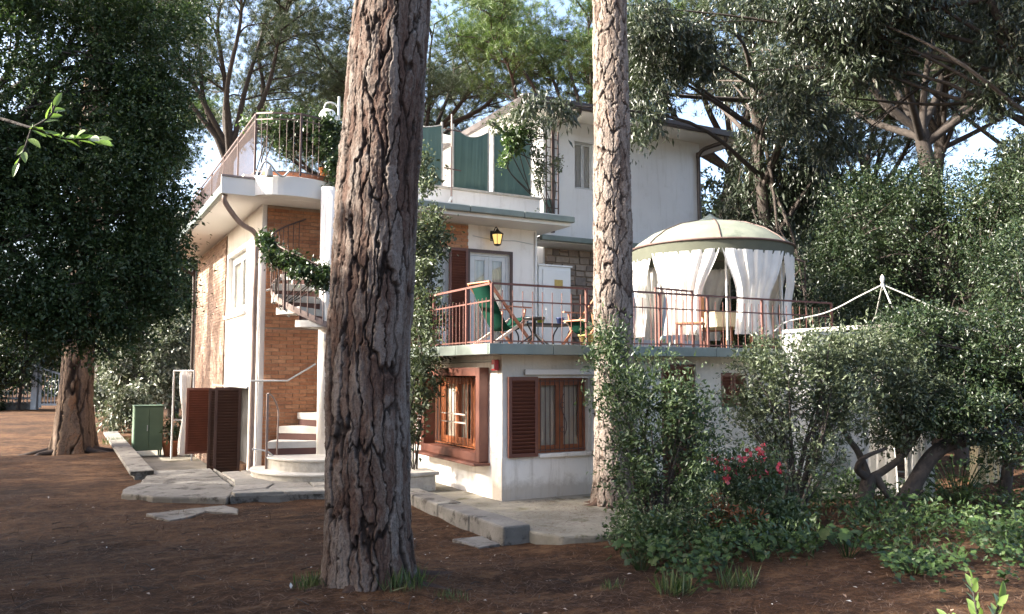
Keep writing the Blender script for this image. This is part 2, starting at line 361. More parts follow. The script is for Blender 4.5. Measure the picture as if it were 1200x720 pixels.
# ------------------------------------------------------------------ ground
def rough(poly, amp=.022, seg=.14, seed=1):
    rr_ = random.Random(seed); out = []
    for (x0_, y0_), (x1_, y1_) in zip(poly, poly[1:] + poly[:1]):
        n_ = max(1, int(math.hypot(x1_ - x0_, y1_ - y0_) / seg))
        for q_ in range(n_): out.append((x0_ + (x1_ - x0_) * q_ / n_ + rr_.uniform(-amp, amp), y0_ + (y1_ - y0_) * q_ / n_ + rr_.uniform(-amp, amp)))
    return out
COURT = (1.5, 3.25, 16.4, 27.5)
def gh(x, y):
    x = np.asarray(x, float); y = np.asarray(y, float)
    h = -.09 * np.exp(-((x - 4.6) ** 2 / 3.5 + (y - 9.3) ** 2 / 8)) + .06 * (vnoise(x * .35, y * .35, 3) - .5) + .05 * (vnoise(x * 1.1, y * 1.1, 4) - .5) + .035 * (vnoise(x * 3.1, y * 3.1, 14) - .5)
    h = h + .35 * np.exp(-((x - 14.2) ** 2 / 5 + (y - 6.5) ** 2 / 5)) + .11 * np.exp(-((x - 2.45) ** 2 + (y - 7.05) ** 2) / .55)
    return h
def axis(lo, hi, a, b, step, extra):
    inner = np.arange(a, b + 1e-6, step)
    out1 = a - np.cumsum(np.geomspace(step, 60, 26)); out2 = b + np.cumsum(np.geomspace(step, 60, 26))
    v = np.concatenate([out1[out1 > lo], [lo], inner, out2[out2 < hi], [hi], extra]); return np.unique(np.round(v, 4))
gx = axis(-600, 600, -6, 16, .11, [COURT[0], COURT[0] - .01, COURT[1], COURT[1] + .01]); gy = axis(-600, 600, 0, 28, .11, [COURT[2], COURT[2] - .01, COURT[3], COURT[3] + .01])
XX, YY = np.meshgrid(gx, gy); HH = gh(XX, YY)
HH = np.where((XX >= COURT[0] - 1e-6) & (XX <= COURT[1] + 1e-6) & (YY >= COURT[2] - 1e-6) & (YY <= COURT[3] + 1e-6), -.55, HH)
nx, ny = len(gx), len(gy)
ii = (np.arange(ny - 1)[:, None] * nx + np.arange(nx - 1)[None]).ravel()
gme = np_mesh('ground', np.stack([XX.ravel(), YY.ravel(), HH.ravel()], 1), np.stack([ii, ii + 1, ii + nx + 1, ii + nx], 1), M['ground'], True)
tag(link('ground', gme), 'brown ground covered in fallen pine needles', kind='structure')
def zg(x, y): return float(gh(x, y))

# ------------------------------------------------------------------ paving, terrace, kerb, low walls
o = MB().box(COURT[0] - .02, COURT[1] + .02, COURT[2] - .3, COURT[3] + .1, -.5, -.35).build('courtyard_paving', M['mossy'])
tag(o, 'worn ochre concrete floor of the sunken side yard', kind='structure')
o = MB().prism([(4.9, 8.35), (5.05, 8.02), (5.4, 7.86), (5.9, 7.8), (6.5, 7.95), (7.2, 8.3), (7.6, 8.5), (14, 8.6), (14, 10.75), (5.64, 10.75), (5.64, 15.6), (4.95, 15.6)], -.4, .045).build('walkway', M['mossy'], bevel=.03)
tag(o, 'mossy concrete walkway along the foot of the house', kind='structure')
o = MB().prism(rough([(.86, 13.95), (1.35, 13.3), (2.2, 12.72), (2.47, 13.6), (2.56, 16.75), (1.5, 16.9), (1.2, 15.2), (.92, 14.6)]), -.4, .06).build('path', M['concrete'], bevel=.03)
tag(o, 'grey concrete path slab leading to the stone terrace', kind='structure')
ter = MB().prism([(2.24, 12.8), (3.7, 12.38), (4.9, 12.0), (4.93, 15.66), (2.62, 15.66), (2.60, 16.7), (2.5, 13.6)], -.4, .075).build('terrace', M['concrete'], bevel=.02)
tag(ter, 'raised stone terrace at the foot of the spiral stair', kind='structure')
rs = random.Random(5)
gxs = [2.3, 2.95, 3.65, 4.3, 4.9]; gys = [12.1, 12.95, 13.6, 14.3, 15.0, 15.62]
pt = {}
for i, x in enumerate(gxs):
    for j, y in enumerate(gys):
        yy = y + (rs.uniform(-.15, .15) if 0 < j < 5 else 0); xx = x + (rs.uniform(-.12, .12) if 0 < i < 4 else 0)
        if j == 0: yy = 12.78 - (x - 2.26) * .29
        if i == 0: xx = 2.28 + (.28 if j > 1 else 0) * min(1, (j - 1) * .6)
        pt[i, j] = (xx, yy)
for i in range(4):
    for j in range(5):
        q = [pt[i, j], pt[i + 1, j], pt[i + 1, j + 1], pt[i, j + 1]]
        c = (sum(p[0] for p in q) / 4, sum(p[1] for p in q) / 4)
        q = [(c[0] + (x - c[0]) * (1 - .014 / max(.1, abs(x - c[0]))), c[1] + (y - c[1]) * (1 - .014 / max(.1, abs(y - c[1])))) for x, y in q]
        MB().prism(q, .05, .112 + rs.uniform(-.006, .006)).build('flagstone', M['flag'], ter, bevel=.012)
k = thing('kerb', 'low weathered concrete kerb edging the walkway, with dark stained face', 'kerb', (4.72, 10, -.08))
for y0, y1 in ((8.5, 9.42), (9.43, 10.4), (10.41, 11.3), (11.31, 12.0)):
    MB().box(-.17, .2, y0 - 10, y1 - 10, -.3, .185 + rs.uniform(-.004, .008)).build('kerb_stone', M['concrete'], k, bevel=.025)
k = thing('retaining_wall', 'low concrete wall with flat capping beside the sunken side yard', 'wall', (1.3, 16.2, 0))
MB().box(-.12, .17, 0, 11.3, -.6, .06).build('wall_body', M['concrete'], k)
for a in range(6):
    MB().box(-.19, .2, a * 1.88 + .005, (a + 1) * 1.88 - .005, .062, .135).build('coping_slab', M['concrete'], k, bevel=.012)
k = MB().prism(rough([(1.05, 12.12), (1.25, 11.4), (1.55, 11.62), (1.78, 11.95), (2.12, 11.55), (2.2, 11.9), (2.06, 12.35)], .02, .09, 3), -.05, .014 + zg(1.6, 11.9)).build('paving_slab', M['concrete'], bevel=.01)
tag(k, 'grey concrete slab half buried in pine needles before the path', 'slab')
k = MB().prism(rough([(4.13, 9.0), (4.53, 9.0), (4.5, 8.5), (4.2, 8.42)], .012, .08, 5), -.14, zg(4.4, 8.7) + .03).build('paving_slab', M['concrete'], bevel=.01)
tag(k, 'small square grey slab lying on the needles beside the kerb', 'slab')
k = thing('stone_bench', 'short stone bench with overhanging slab top behind the big pine', 'bench', (5.0, 12.15, .045))
MB().box(-.26, .2, -.2, .3, 0, .25).build('base', M['travertine'], k, bevel=.02)
MB().box(-.31, .24, -.25, .35, .25, .31).build('seat', M['travertine'], k, bevel=.015)

# ------------------------------------------------------------------ house: front block, balcony, wing
X0, Y0, XW, YW = 5.64, 10.57, 3.2, 15.7
SL0, SL1, SO = 2.17, 2.30, 5.10         # balcony slab, soffit
house = thing('house', 'white and brick villa with flat roof terrace, balcony and brown shutters', 'house', (0, 0, 0))
front = lambda Y: (lambda u, d, z: (u, Y + d, z))
left = lambda X: (lambda u, d, z: (X + d, -u, z))        # u = -Y so that it reads left to right
WF = (6.25, 7.16, .69, 1.82)
holes = [WF, (8.6, 9.34, .06, 2.04), (9.9, 10.5, 1.3, 1.9)]
mb = MB(); holed_wall(mb, X0, 13.2, .3, 2.166, holes, front(Y0)); mb.build('ground_floor_wall', M['rough_stucco'], house)
mb = MB(); holed_wall(mb, X0 - .012, 13.2, -.3, .66, [(8.6, 9.34, .06, 2)], front(Y0 - .012), .29); mb.build('plinth_wall', M['plinth'], house)
WL = (-13.2, -11.12, .62, 1.9)
mb = MB(); holed_wall(mb, -15.7, -Y0 - .3, -.3, 2.166, [WL], left(X0)); mb.build('ground_floor_wall', M['stucco'], house)
MB().box(12.9, 13.2, Y0 + .3, YW, -.3, 2.166).build('ground_floor_wall', M['stucco'], house)
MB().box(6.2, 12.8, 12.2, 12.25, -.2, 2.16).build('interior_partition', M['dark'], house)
# balcony slab with metal edge
MB().box(5.24, 13.6, 10.17, YW, SL0, SL1 - .012).build('balcony_slab', M['soffit'], house)
MB().box(5.3, 13.55, 10.22, YW - .01, SL1 - .01, SL1 + .004).build('balcony_floor', M['concrete'], house)
for a in range(8):
    MB().box(5.2 + a * 1.05 + .004, 5.2 + (a + 1) * 1.05 - .004, 10.125, 10.168, SL0 - .01, SL1 + .012).build('balcony_edge', M['fascia'], house, bevel=.006)
for a in range(5):
    MB().box(5.195, 5.238, 10.17 + a * 1.08 + .004, 10.17 + (a + 1) * 1.08 - .004, SL0 - .01, SL1 + .012).build('balcony_edge', M['fascia'], house, bevel=.006)
MB().box(6.0, 7.3, Y0 - .06, Y0 - .002, 1.87, 1.95).build('shutter_box', M['soffit'], house, bevel=.006)
MB().tube([(5.63, 10.7, 2.08), (5.60, 15, 2.08)], .025).build('conduit', M['grey_white'], house)

def frame_mb(w, h, t, d, mb=None, x=0, z=0, y=0):
    mb = mb or MB()
    mb.box(x, x + t, y, y + d, z, z + h); mb.box(x + w - t, x + w, y, y + d, z, z + h)
    mb.box(x + t, x + w - t, y, y + d, z + h - t, z + h); mb.box(x + t, x + w - t, y, y + d, z, z + t); return mb
def window(parent, loc, rz, w, h, mat, n=2, ft=.05, sash=.06, sill=True, depth=.07, curtain=True, room=.9, curt_mat=None):
    f = frame_mb(w, h, ft, depth).build('window', mat, parent, loc=loc, rot=(0, 0, rz), bevel=.004)
    sw = (w - 2 * ft) / n
    for k in range(n):
        frame_mb(sw - .006, h - 2 * ft - .006, sash, .045, None, ft + k * sw + .003, ft + .003, .012).build('sash', mat, f, bevel=.004)
        MB().box(ft + k * sw + sash, ft + (k + 1) * sw - sash, .034, .04, ft + sash, h - ft - sash).build('pane', M['glass'], f)
    if sill: MB().box(-.05, w + .05, -.06, depth, -.05, -.003).build('sill', mat if mat is not M['grey_white'] else M['travertine'], f, bevel=.006)
    if curtain:
        for s in (0, 1):
            mb = MB(); n_ = 26; x0, x1 = (.02, w * .5) if s == 0 else (w * .52, w - .02)
            vs = []
            for j in range(9):
                z = .03 + (h - .06) * j / 8
                for i in range(n_ + 1):
                    u = i / n_; vs.append((x0 + (x1 - x0) * u, .085 + .016 * math.sin(u * 30 + s) + .009 * math.sin(u * 67), z))
            fs = [(j * (n_ + 1) + i, j * (n_ + 1) + i + 1, (j + 1) * (n_ + 1) + i + 1, (j + 1) * (n_ + 1) + i) for j in range(8) for i in range(n_)]
            mb.add(vs, fs, True).build('curtain', curt_mat or M['curtain'], f)
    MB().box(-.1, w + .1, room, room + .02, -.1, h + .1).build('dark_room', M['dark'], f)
    return f
slat_cache = {}
def shutter(parent, loc, rz, w, h, mat, pitch=.05, th=.045, hinge=True):
    """hinge edge at local x=0, face towards local -y"""
    st = .055
    mb = frame_mb(w, h, st, th); f = mb.build('shutter', mat, parent, loc=loc, rot=(0, 0, rz), bevel=.004)
    key = (round(w, 3), mat.name)
    if key not in slat_cache:
        s = MB(); Mx = Matrix.Rotation(R(-52), 4, 'X'); s.box(st - .004, w - st + .004, -.036, .036, -.004, .004, Mx); slat_cache[key] = s.mesh('slat', mat)
    nz = int((h - 2 * st) / pitch)
    for k in range(nz):
        link('slat', slat_cache[key], f, loc=(0, th / 2, st + (k + .5) * (h - 2 * st) / nz))
    return f
def grille(parent, loc, rz, w, h, n, mat, scroll=True):
    f = MB().box(0, w, -.006, .006, .02, .032).box(0, w, -.006, .006, h - .032, h - .02).build('window_grille', mat, parent, loc=loc, rot=(0, 0, rz))
    bm = MB().tube([(0, 0, 0), (0, 0, h)], .0075, 6).mesh('bar', mat)
    for k in range(n): link('bar', bm, f, loc=(w * (k + .5) / n, 0, 0))
    if scroll:
        for s in (1,):
            pts = [(w * .53 + .05 * math.sin(t * 2 * PI) , -.012, h * (.2 + .6 * t)) for t in np.linspace(0, 1, 24)]
            MB().tube(pts, .006, 6).build('scroll', mat, f)
            for zz in (.3, .64): MB().tube([(w * .5 + .04 * math.cos(a), -.012, h * zz + .04 * math.sin(a)) for a in np.linspace(0, 2 * PI, 18)], .005, 6).build('scroll', mat, f)
    return f
# front ground-floor window, one shutter folded to its left
window(house, (WF[0], Y0 + .10, WF[2]), 0, WF[1] - WF[0], WF[3] - WF[2], M['wood'], sill=False)
MB().box(WF[0] - .0, WF[1] + .02, Y0 - .05, Y0 + .1, WF[2] - .055, WF[2] - .002).build('window_sill', M['plinth'], house, bevel=.008)
grille(house, (WF[0] + .03, Y0 + .05, WF[2] + .02), 0, WF[1] - WF[0] - .06, WF[3] - WF[2] - .04, 10, M['iron'])
shutter(house, (5.72, Y0 - .06, .66), 0, .5, 1.18, M['brown'], .052)
MB().box(7.2, 7.24, Y0 - .1, Y0 - .01, .7, 1.83).build('shutter', M['grey_white'], house)
shutter(house, (7.28, Y0 - .03, .66), R(-72), .48, 1.18, M['brown'], .052)
# bay window on the left face
bw = WL[1] - WL[0]
b = frame_mb(bw + .2, 1.42, .13, .22).build('bay_frame', M['brown'], house, loc=(X0 - .16, 13.28, .56), rot=(0, 0, -PI / 2), bevel=.008)
MB().box(-.06, bw + .26, -.12, .16, -.045, -.003).build('bay_sill', M['brown'], b, bevel=.008)
window(house, (X0 + .14, 13.1, .72), -PI / 2, bw - .2, 1.1, M['wood'], n=3, sill=False)
grille(house, (X0 + .02, 13.08, .7), -PI / 2, bw - .2, 1.14, 15, M['wood'], False)
for zz in (.55, .68): MB().box(.9, bw - .25, -.02, -.005, zz, zz + .02).build('guard_bar', M['pale_wood'], b)
shutter(house, (X0 - .03, 14.25, .62), -PI / 2, .9, 1.3, M['brown'], .055)
# closed shutters further right
for k in range(2): shutter(house, (8.61 + k * .37, Y0 + .03, .08), 0, .36, 1.95, M['brown'], .055)
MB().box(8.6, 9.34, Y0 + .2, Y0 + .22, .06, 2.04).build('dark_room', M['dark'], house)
for k in range(2): shutter(house, (9.91 + k * .3, Y0 + .02, 1.32), 0, .285, .57, M['brown'], .05)
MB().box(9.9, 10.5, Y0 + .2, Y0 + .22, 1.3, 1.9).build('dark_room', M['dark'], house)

# upper storey: front wall, wing
UD = (7.58, 8.56, SL1 + .01, 4.5); UW = (6.45, 7.1, 3.1, 4.5)
mb = MB(); holed_wall(mb, XW, 9.25, -.6, SO - .002, [UD, UW], front(YW)); mb.build('upper_wall', M['stucco'], house)
WW = (-19.3, -17.2, 3.17, 4.5); WD = (-20.5, -19.2, -.34, 1.55); WD2 = (-18.8, -16.6, -.34, 1.62)
mb = MB(); holed_wall(mb, -24, -YW - .3, -.6, SO - .002, [WW, WD2], left(XW)); mb.build('wing_wall', M['stucco'], house)
MB().box(XW + .3, 9.2, 24, 24.3, -.5, SO - .002).build('back_wall', M['stucco'], house)
MB().box(8.95, 9.25, YW + .3, 24, -.3, SO - .002).build('side_wall', M['stucco'], house)
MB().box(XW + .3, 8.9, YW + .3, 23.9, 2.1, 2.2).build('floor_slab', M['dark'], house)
# roof slab: cream soffit, metal edges
MB().prism([(2.42, 15.05), (4.35, 15.05), (4.35, 14.85), (9.62, 14.85), (9.62, 24.4), (2.42, 24.4)], SO, SO + .24).build('roof_slab', M['soffit'], house)
for a in range(5):
    MB().box(2.33, 2.417, 15.02 + a * 1.88, 15.02 + (a + 1) * 1.88 - .006, SO + .0, SO + .17).build('gutter', M['fascia'], house, bevel=.02)
for a in range(4):
    MB().box(4.6 + a * 1.27, 4.6 + (a + 1) * 1.27 - .006, 14.74, 14.847, SO + .07, SO + .2).build('gutter', M['fascia'], house, bevel=.02)
MB().box(2.33, 3.2, 15.0, 15.048, SO - .005, SO + .30).build('fascia_board', M['soffit'], house)
MB().box(2.33, 2.95, 14.98, 15.06, SO + .302, SO + .335).build('fascia_cap', M['pipe'], house)
# parapet under the green screens
MB().box(4.5, 9.3, 15.62, 15.82, SO + .24, 5.80).build('parapet', M['stucco'], house)
MB().box(4.45, 9.34, 15.57, 15.87, 5.802, 5.85).build('parapet_coping', M['travertine'], house, bevel=.008)
# roof-terrace kerb
MB().box(2.72, 2.98, 15.06, 24.2, SO + .24, 5.50).build('terrace_kerb', M['stucco'], house)
# brick panels: bricks one by one on the stair wall
def brick_panel(parent, u0, u1, z0, z1, place_loc, bw=.262, bh=.0615, j=.010, single=True, mat='brick', skip=None, rz=0):
    """local panel: x across, z up, face to -y"""
    base = MB().box(0, u1 - u0, .012, .03, 0, z1 - z0).build('brick_panel', M['mortar'], parent, loc=place_loc, rot=(0, 0, rz))
    row = bh + j; nr = int((z1 - z0) / row); W = u1 - u0; cache = {}; rr = random.Random(3); joined = MB()
    for r in range(nr):
        x = -((bw + j) / 2 if r % 2 else 0); zc = r * row + .005
        while x < W - .01:
            a, b_ = max(x, 0), min(x + bw, W)
            if b_ - a > .03 and not (skip and skip(a, b_, zc)):
                d = rr.uniform(0, .007)
                if single:
                    key = round(b_ - a, 3)
                    if key not in cache:
                        L = b_ - a; cache[key] = MB().box(0, L, 0, .02, 0, bh).mesh('brick', M[mat])
                    link('brick', cache[key], base, loc=(a, -d, zc))
                else: joined.box(a, b_, -d, .02, zc, zc + bh)
            x += bw + j
    if not single:
        o = joined.build('brickwork', M[mat], base); o['kind'] = 'stuff'
    return base
brick_panel(house, 3.29, 4.37, .15, 2.75, (3.29, YW - .034, .15), bw=.262)
brick_panel(house, 3.29, 4.37, 2.75, 5.09, (3.29, YW - .034, 2.752), bw=.262)
brick_panel(house, 6.55, 7.53, 4.56, 5.09, (6.55, YW - .034, 4.56), bw=.262)
brick_panel(house, 4.4, 6.4, 2.4, 5.09, (4.4, YW - .034, 2.4), single=False)
brick_panel(house, 0, 4.55, -.34, 5.05, (XW - .034, 24, -.34), single=False, mat='brick_pale', rz=-PI / 2, skip=None)
# balcony door, window and shutters
window(house, (UD[0], YW + .06, UD[2]), 0, UD[1] - UD[0], UD[3] - UD[2], M['grey_white'], ft=.06, sash=.09, sill=False)
b = MB().box(UD[0] - .07, UD[0] - .002, YW - .03, YW + .06, UD[2], UD[3] + .07).box(UD[1] + .002, UD[1] + .07, YW - .03, YW + .06, UD[2], UD[3] + .07).box(UD[0] - .002, UD[1] + .002, YW - .03, YW + .06, UD[3] + .002, UD[3] + .07)
b.build('door_surround', M['dark_brown'], house)
shutter(house, (7.07, YW - .075, UD[2]), 0, .44, UD[3] - UD[2] + .06, M['brown'], .056)
window(house, (UW[0], YW + .06, UW[2]), 0, UW[1] - UW[0], UW[3] - UW[2], M['grey_white'])
window(house, (XW + .1, 19.3, 3.17), -PI / 2, 2.1, 1.33, M['grey_white'], n=2, ft=.07, sash=.1, sill=False)
MB().box(XW - .06, XW + .1, 17.1, 19.4, 3.1, 3.165).build('window_sill', M['white_paint'], house, bevel=.006)
# ground-level doors of the wing with dark shutters
MB().box(XW + .25, XW + .27, 16.5, 18.9, -.34, 1.64).build('dark_room', M['dark'], house)
MB().box(XW - .02, XW + .12, 18.7, 18.82, -.34, 1.62).build('door_post', M['grey_white'], house)
shutter(house, (2.66, 17.15, -.25), R(-10), .5, 1.86, M['dark_brown'], .055)
shutter(house, (2.80, 18.9, -.3), R(-14), .38, 1.86, M['dark_brown'], .055)
shutter(house, (2.58, 20.75, -.02), R(-3), .56, 1.56, M['brown'], .055)
shutter(house, (2.86, 21.6, .0), R(-3), .3, 1.5, M['dark_brown'], .055)
# downpipes
MB().tube(curve([(2.42, 15.15, SO + .0), (2.44, 15.2, SO - .14), (2.75, 15.5, SO - .42), (3.06, 15.72, SO - .55), (3.12, 15.78, SO - .8), (3.12, 15.8, 3), (3.12, 15.8, .1)], 8), .048, 10).build('downpipe', M['pipe'], house)
MB().tube(curve([(2.45, 24.1, SO), (2.5, 24.15, SO - .15), (3.0, 24.1, SO - .45), (3.1, 24.1, SO - .8), (3.1, 24.1, -.3)], 8), .05, 10).build('downpipe', M['dark_pipe'], house)
MB().tube([(9.22, YW - .03, 5.05), (9.22, YW - .03, 2.35)], .03, 8).build('downpipe', M['white_paint'], house)
MB().tube([(7.65, YW - .012, 4.86), (8.2, YW - .012, 4.8), (8.7, YW - .012, 4.83), (9.18, YW - .012, 4.78)], .009, 6).build('cable', M['grey_white'], house)
MB().tube([(3.0, 15.7, 1.62), (3.0, 19.5, 1.62)], .015, 6).build('conduit', M['grey_white'], house)
# rounded landing at the head of the spiral stair
pts = [(4.28, 15.04)] + [(4.17 + 1.1 * math.cos(a), 14.75 + 1.0 * math.sin(a)) for a in np.linspace(R(20), R(-20), 4)] 
arc2 = [(3.66 + .62 * math.cos(a), 15.07 + .30 * math.sin(a)) for a in np.linspace(PI, 2 * PI, 18)]
MB().prism(arc2, SO + .362, SO + .47).build('landing_step', M['terracotta'], house, bevel=.008)
arc = [(3.62 + .72 * math.cos(a), 15.05 + .38 * math.sin(a)) for a in np.linspace(PI, 2 * PI, 22)]
MB().prism(arc, SO - .0, SO + .36).build('landing', M['soffit'], house, bevel=.01)

# ------------------------------------------------------------------ upper house behind
YU = 17.0
uh = thing('house', 'taller pale house block behind the balcony with dark overhanging roof', 'house', (0, 0, 0))
UWn = (11.15, 11.75, 6.55, 7.78)
mb = MB(); holed_wall(mb, 10.22, 15.3, -.3, 8.27, [UWn], front(YU)); mb.build('wall', M['upper_wall'], uh)
MB().box(10.22, 10.5, YU + .3, 24, -.3, 8.27).build('wall', M['upper_wall'], uh)
MB().box(15.0, 15.3, YU + .3, 24, -.3, 8.27).build('wall', M['upper_wall'], uh)
MB().box(10.22, 15.3, 24, 24.3, -.3, 8.27).build('wall', M['upper_wall'], uh)
# hipped roof with wide soffit
x0, x1, y0, y1 = 9.35, 16.25, 16.2, 25.1
MB().box(x0, x1, y0, y1, 8.272, 8.32).build('soffit', M['soffit'], uh)
mb = MB(); rz = 9.0
mb.add([(x0, y0, 8.42), (x1, y0, 8.42), (x1, y1, 8.42), (x0, y1, 8.42), ((x0 + x1) / 2, y0 + 3.4, rz), ((x0 + x1) / 2, y1 - 3.4, rz)],
       [(0, 1, 4), (1, 2, 5, 4), (2, 3, 5), (3, 0, 4, 5), (3, 2, 1, 0)]); mb.build('roof', M['terracotta'], uh)
for nm, (a, b_, c, d) in (('g', (x0 - .06, x1 + .06, y0 - .1, y0 - .002)), ('g', (x0 - .1, x0 - .002, y0 - .002, y1)), ('g', (x1 + .002, x1 + .1, y0 - .002, y1))):
    MB().box(a, b_, c, d, 8.28, 8.46).build('gutter', M['dark_fascia'], uh, bevel=.02)
window(uh, (UWn[0], YU + .08, UWn[2]), 0, UWn[1] - UWn[0], UWn[3] - UWn[2], M['grey_white'], ft=.035, sash=.035, sill=True, curt_mat=M['white_fabric'])
MB().tube(curve([(10.75, 16.15, 8.3), (10.74, 16.25, 8.16), (10.5, 16.75, 8.05), (10.45, 16.93, 7.85), (10.45, 16.93, 7.5), (10.45, 16.93, 5.35)], 8), .055, 10).build('downpipe', M['dark_pipe'], uh)
MB().tube(curve([(15.5, 16.15, 8.3), (15.5, 16.25, 8.16), (15.25, 16.75, 8.05), (15.2, 16.93, 7.85), (15.2, 16.93, 7.5), (15.2, 16.93, 2.4)], 8), .055, 10).build('downpipe', M['dark_pipe'], uh)
# lower eave and rubble-stone wall
MB().box(9.66, 13.5, 16.25, YU - .005, 4.98, 5.05).build('lower_eave', M['soffit'], uh)
MB().box(9.66, 13.5, 16.13, 16.248, 5.0, 5.13).build('lower_gutter', M['fascia'], uh, bevel=.02)
MB().box(9.66, 13.5, 16.25, YU - .005, 5.052, 5.09).build('lower_roof', M['dark_fascia'], uh)
sw = MB().box(0, 2.2, .03, .06, 0, 2.6).build('stone_wall', M['mortar'], uh, loc=(10.25, YU - .065, 2.36))
rr = random.Random(11); zc = 0.0
while zc < 2.55:
    hrow = rr.uniform(.14, .24); x = -rr.uniform(0, .2)
    while x < 2.2:
        L = rr.uniform(.17, .42); a, b_ = max(0, x), min(2.2, x + L)
        if b_ - a > .06:
            parts = [(zc, min(zc + hrow, 2.6))] if rr.random() < .7 or hrow < .17 else [(zc, zc + hrow * .48), (zc + hrow * .5, min(zc + hrow, 2.6))]
            for (s0, s1) in parts:
                e = .011; j1, j2, j3, j4 = [rr.uniform(-.016, .016) for _ in range(4)]
                f = [(a + e + j1, s0 + e), (b_ - e + j2, s0 + e + j3 * .5), (b_ - e + j3, s1 - e), (a + e + j4, s1 - e + j1 * .5)]
                d = -rr.uniform(.005, .035)
                vs = [(px_, .04, z_) for px_, z_ in f] + [(px_ + (.012 if i in (0, 3) else -.012), d, z_ + (.01 if i < 2 else -.01)) for i, (px_, z_) in enumerate(f)]
                MB().add(vs, [(0, 1, 5, 4), (1, 2, 6, 5), (2, 3, 7, 6), (3, 0, 4, 7), (4, 5, 6, 7)]).build('stone', M['stone'], sw)
        x += L
    zc += hrow
# white cabinet
cb = thing('cabinet', 'tall white cabinet with ochre plate at the end of the balcony wall', 'cabinet', (9.34, 15.75, SL1))
MB().box(0, .86, 0, .35, 0, 2.02).build('body', M['white_paint'], cb, bevel=.008)
MB().box(-.03, .89, -.04, .37, 2.022, 2.06).build('top', M['white_paint'], cb, bevel=.006)
MB().box(.1, .82, -.03, -.002, .05, 1.95).build('door', M['white_paint'], cb, bevel=.006)
MB().box(.40, .62, -.04, -.031, 1.52, 1.72).build('plate', M['yellow'], cb)
for zz in (.3, 1.6): MB().tube([(.1, -.03, zz), (.1, -.03, zz + .1)], .012, 6).build('hinge', M['white_paint'], cb)
# lantern
ln = thing('wall_lantern', 'lit yellow wall lantern on black iron arm above the balcony door', 'lantern', (8.12, YW, 4.66))
MB().box(-.04, .04, -.02, 0, .12, .34).tube(curve([(0, -.01, .2), (0, -.1, .33), (0, -.2, .4), (0, -.26, .34)], 6), .011, 6).build('arm', M['black'], ln)
MB().lathe([(.005, .36), (.03, .33), (.05, .30), (.15, .235), (.145, .22)], 6, (0, -.26), False).build('roof', M['black'], ln)
g = MB(); g.lathe([(.075, 0), (.125, .22)], 6, (0, -.26), False); g.build('glass', M['lamp'], ln)
cg = MB()
for k in range(6):
    a = 2 * PI * k / 6; cg.bar((.08 * math.cos(a), -.26 + .08 * math.sin(a), 0), (.132 * math.cos(a), -.26 + .132 * math.sin(a), .225), .012)
cg.lathe([(.0, -.03), (.05, -.02), (.085, 0), (.085, .012), (0, .012)], 6, (0, -.26), False); cg.build('cage', M['black'], ln)
# alarm box
al = thing('alarm_box', 'small red alarm box under the balcony corner', 'alarm box', (5.62, 10.69, 1.99))
MB().box(-.07, 0, -.06, .06, -.06, .1).build('housing', M['red'], al, bevel=.012); MB().box(-.076, -.071, -.04, .04, -.03, .03).build('plate', M['white_paint'], al)

# ------------------------------------------------------------------ railings
def railing(name, label, pts, h, mat, posts, step=.115, rails=(0.06, .72, 1.0), r=.0065, post_r=.018, cat='railing', bar_h=None, thing_loc=None):
    t = thing(name, label, cat, pts[0]); o = Vector(pts[0])
    P_ = [Vector(p) - o for p in pts]
    for a, b_ in zip(P_[:-1], P_[1:]):
        for q in rails:
            m_ = MB().bar(a + Vector((0, 0, h * q)), b_ + Vector((0, 0, h * q)), .028 if q == 1.0 else .014, .03 if q == 1.0 else .02)
            m_.build('top_rail' if q == 1.0 else 'rail', mat, t)
        L = (b_ - a).length; n = max(1, int(L / step)); lo = rails[0] * h * .3; hi = (bar_h or rails[-2]) * h
        bm = MB().tube([(0, 0, lo), (0, 0, hi + .05)], r, 6).mesh('baluster', mat)
        for k in range(1, n): link('baluster', bm, t, loc=a + (b_ - a) * (k / n))
    pm = MB().box(-post_r, post_r, -post_r, post_r, 0, h).mesh('post', mat)
    for p in posts: link('post', pm, t, loc=Vector(p) - o)
    return t
railing('railing', 'rust red balcony railing along the sunlit left edge', [(5.29, 10.27, SL1), (5.29, 13.6, SL1)], .87, M['rust'], [(5.29, 11.05, SL1), (5.29, 12.3, SL1), (5.29, 13.6, SL1)], .125, bar_h=.72)
railing('railing', 'rust red balcony railing along the front edge with paired bars', [(5.29, 10.22, SL1), (9.3, 10.22, SL1), (9.32, 10.22, SL1), (12.3, 10.22, SL1)], .87, M['rust'],
        [(5.29, 10.22, SL1), (6.9, 10.22, SL1), (8.3, 10.22, SL1), (9.31, 10.22, SL1), (10.55, 10.22, SL1), (12.3, 10.22, SL1)], .165, bar_h=.84)
g = thing('railing_gate', 'rust red gate frame standing half open behind the front railing', 'gate', (8.45, 10.5, SL1), R(8))
MB().box(0, .025, 0, .025, .03, 1.0).box(.9, .925, 0, .025, .03, 1.0).box(.025, .9, 0, .025, .97, 1.0).box(.025, .9, 0, .025, .06, .085).build('frame', M['rust'], g)
bm = MB().tube([(0, .012, .085), (0, .012, .97)], .008, 6).mesh('baluster', M['rust'])
for kk in range(1, 7): link('baluster', bm, g, loc=(.025 + kk * .125, 0, 0))
railing('railing', 'tall brown iron railing along the left edge of the roof terrace', [(2.92, 15.1, 5.5), (2.92, 23.6, 5.5)], 1.15, M['iron'],
        [(2.92, 15.1 + k * 1.7, 5.5) for k in range(6)], .095, rails=(.06, .9, 1.0))
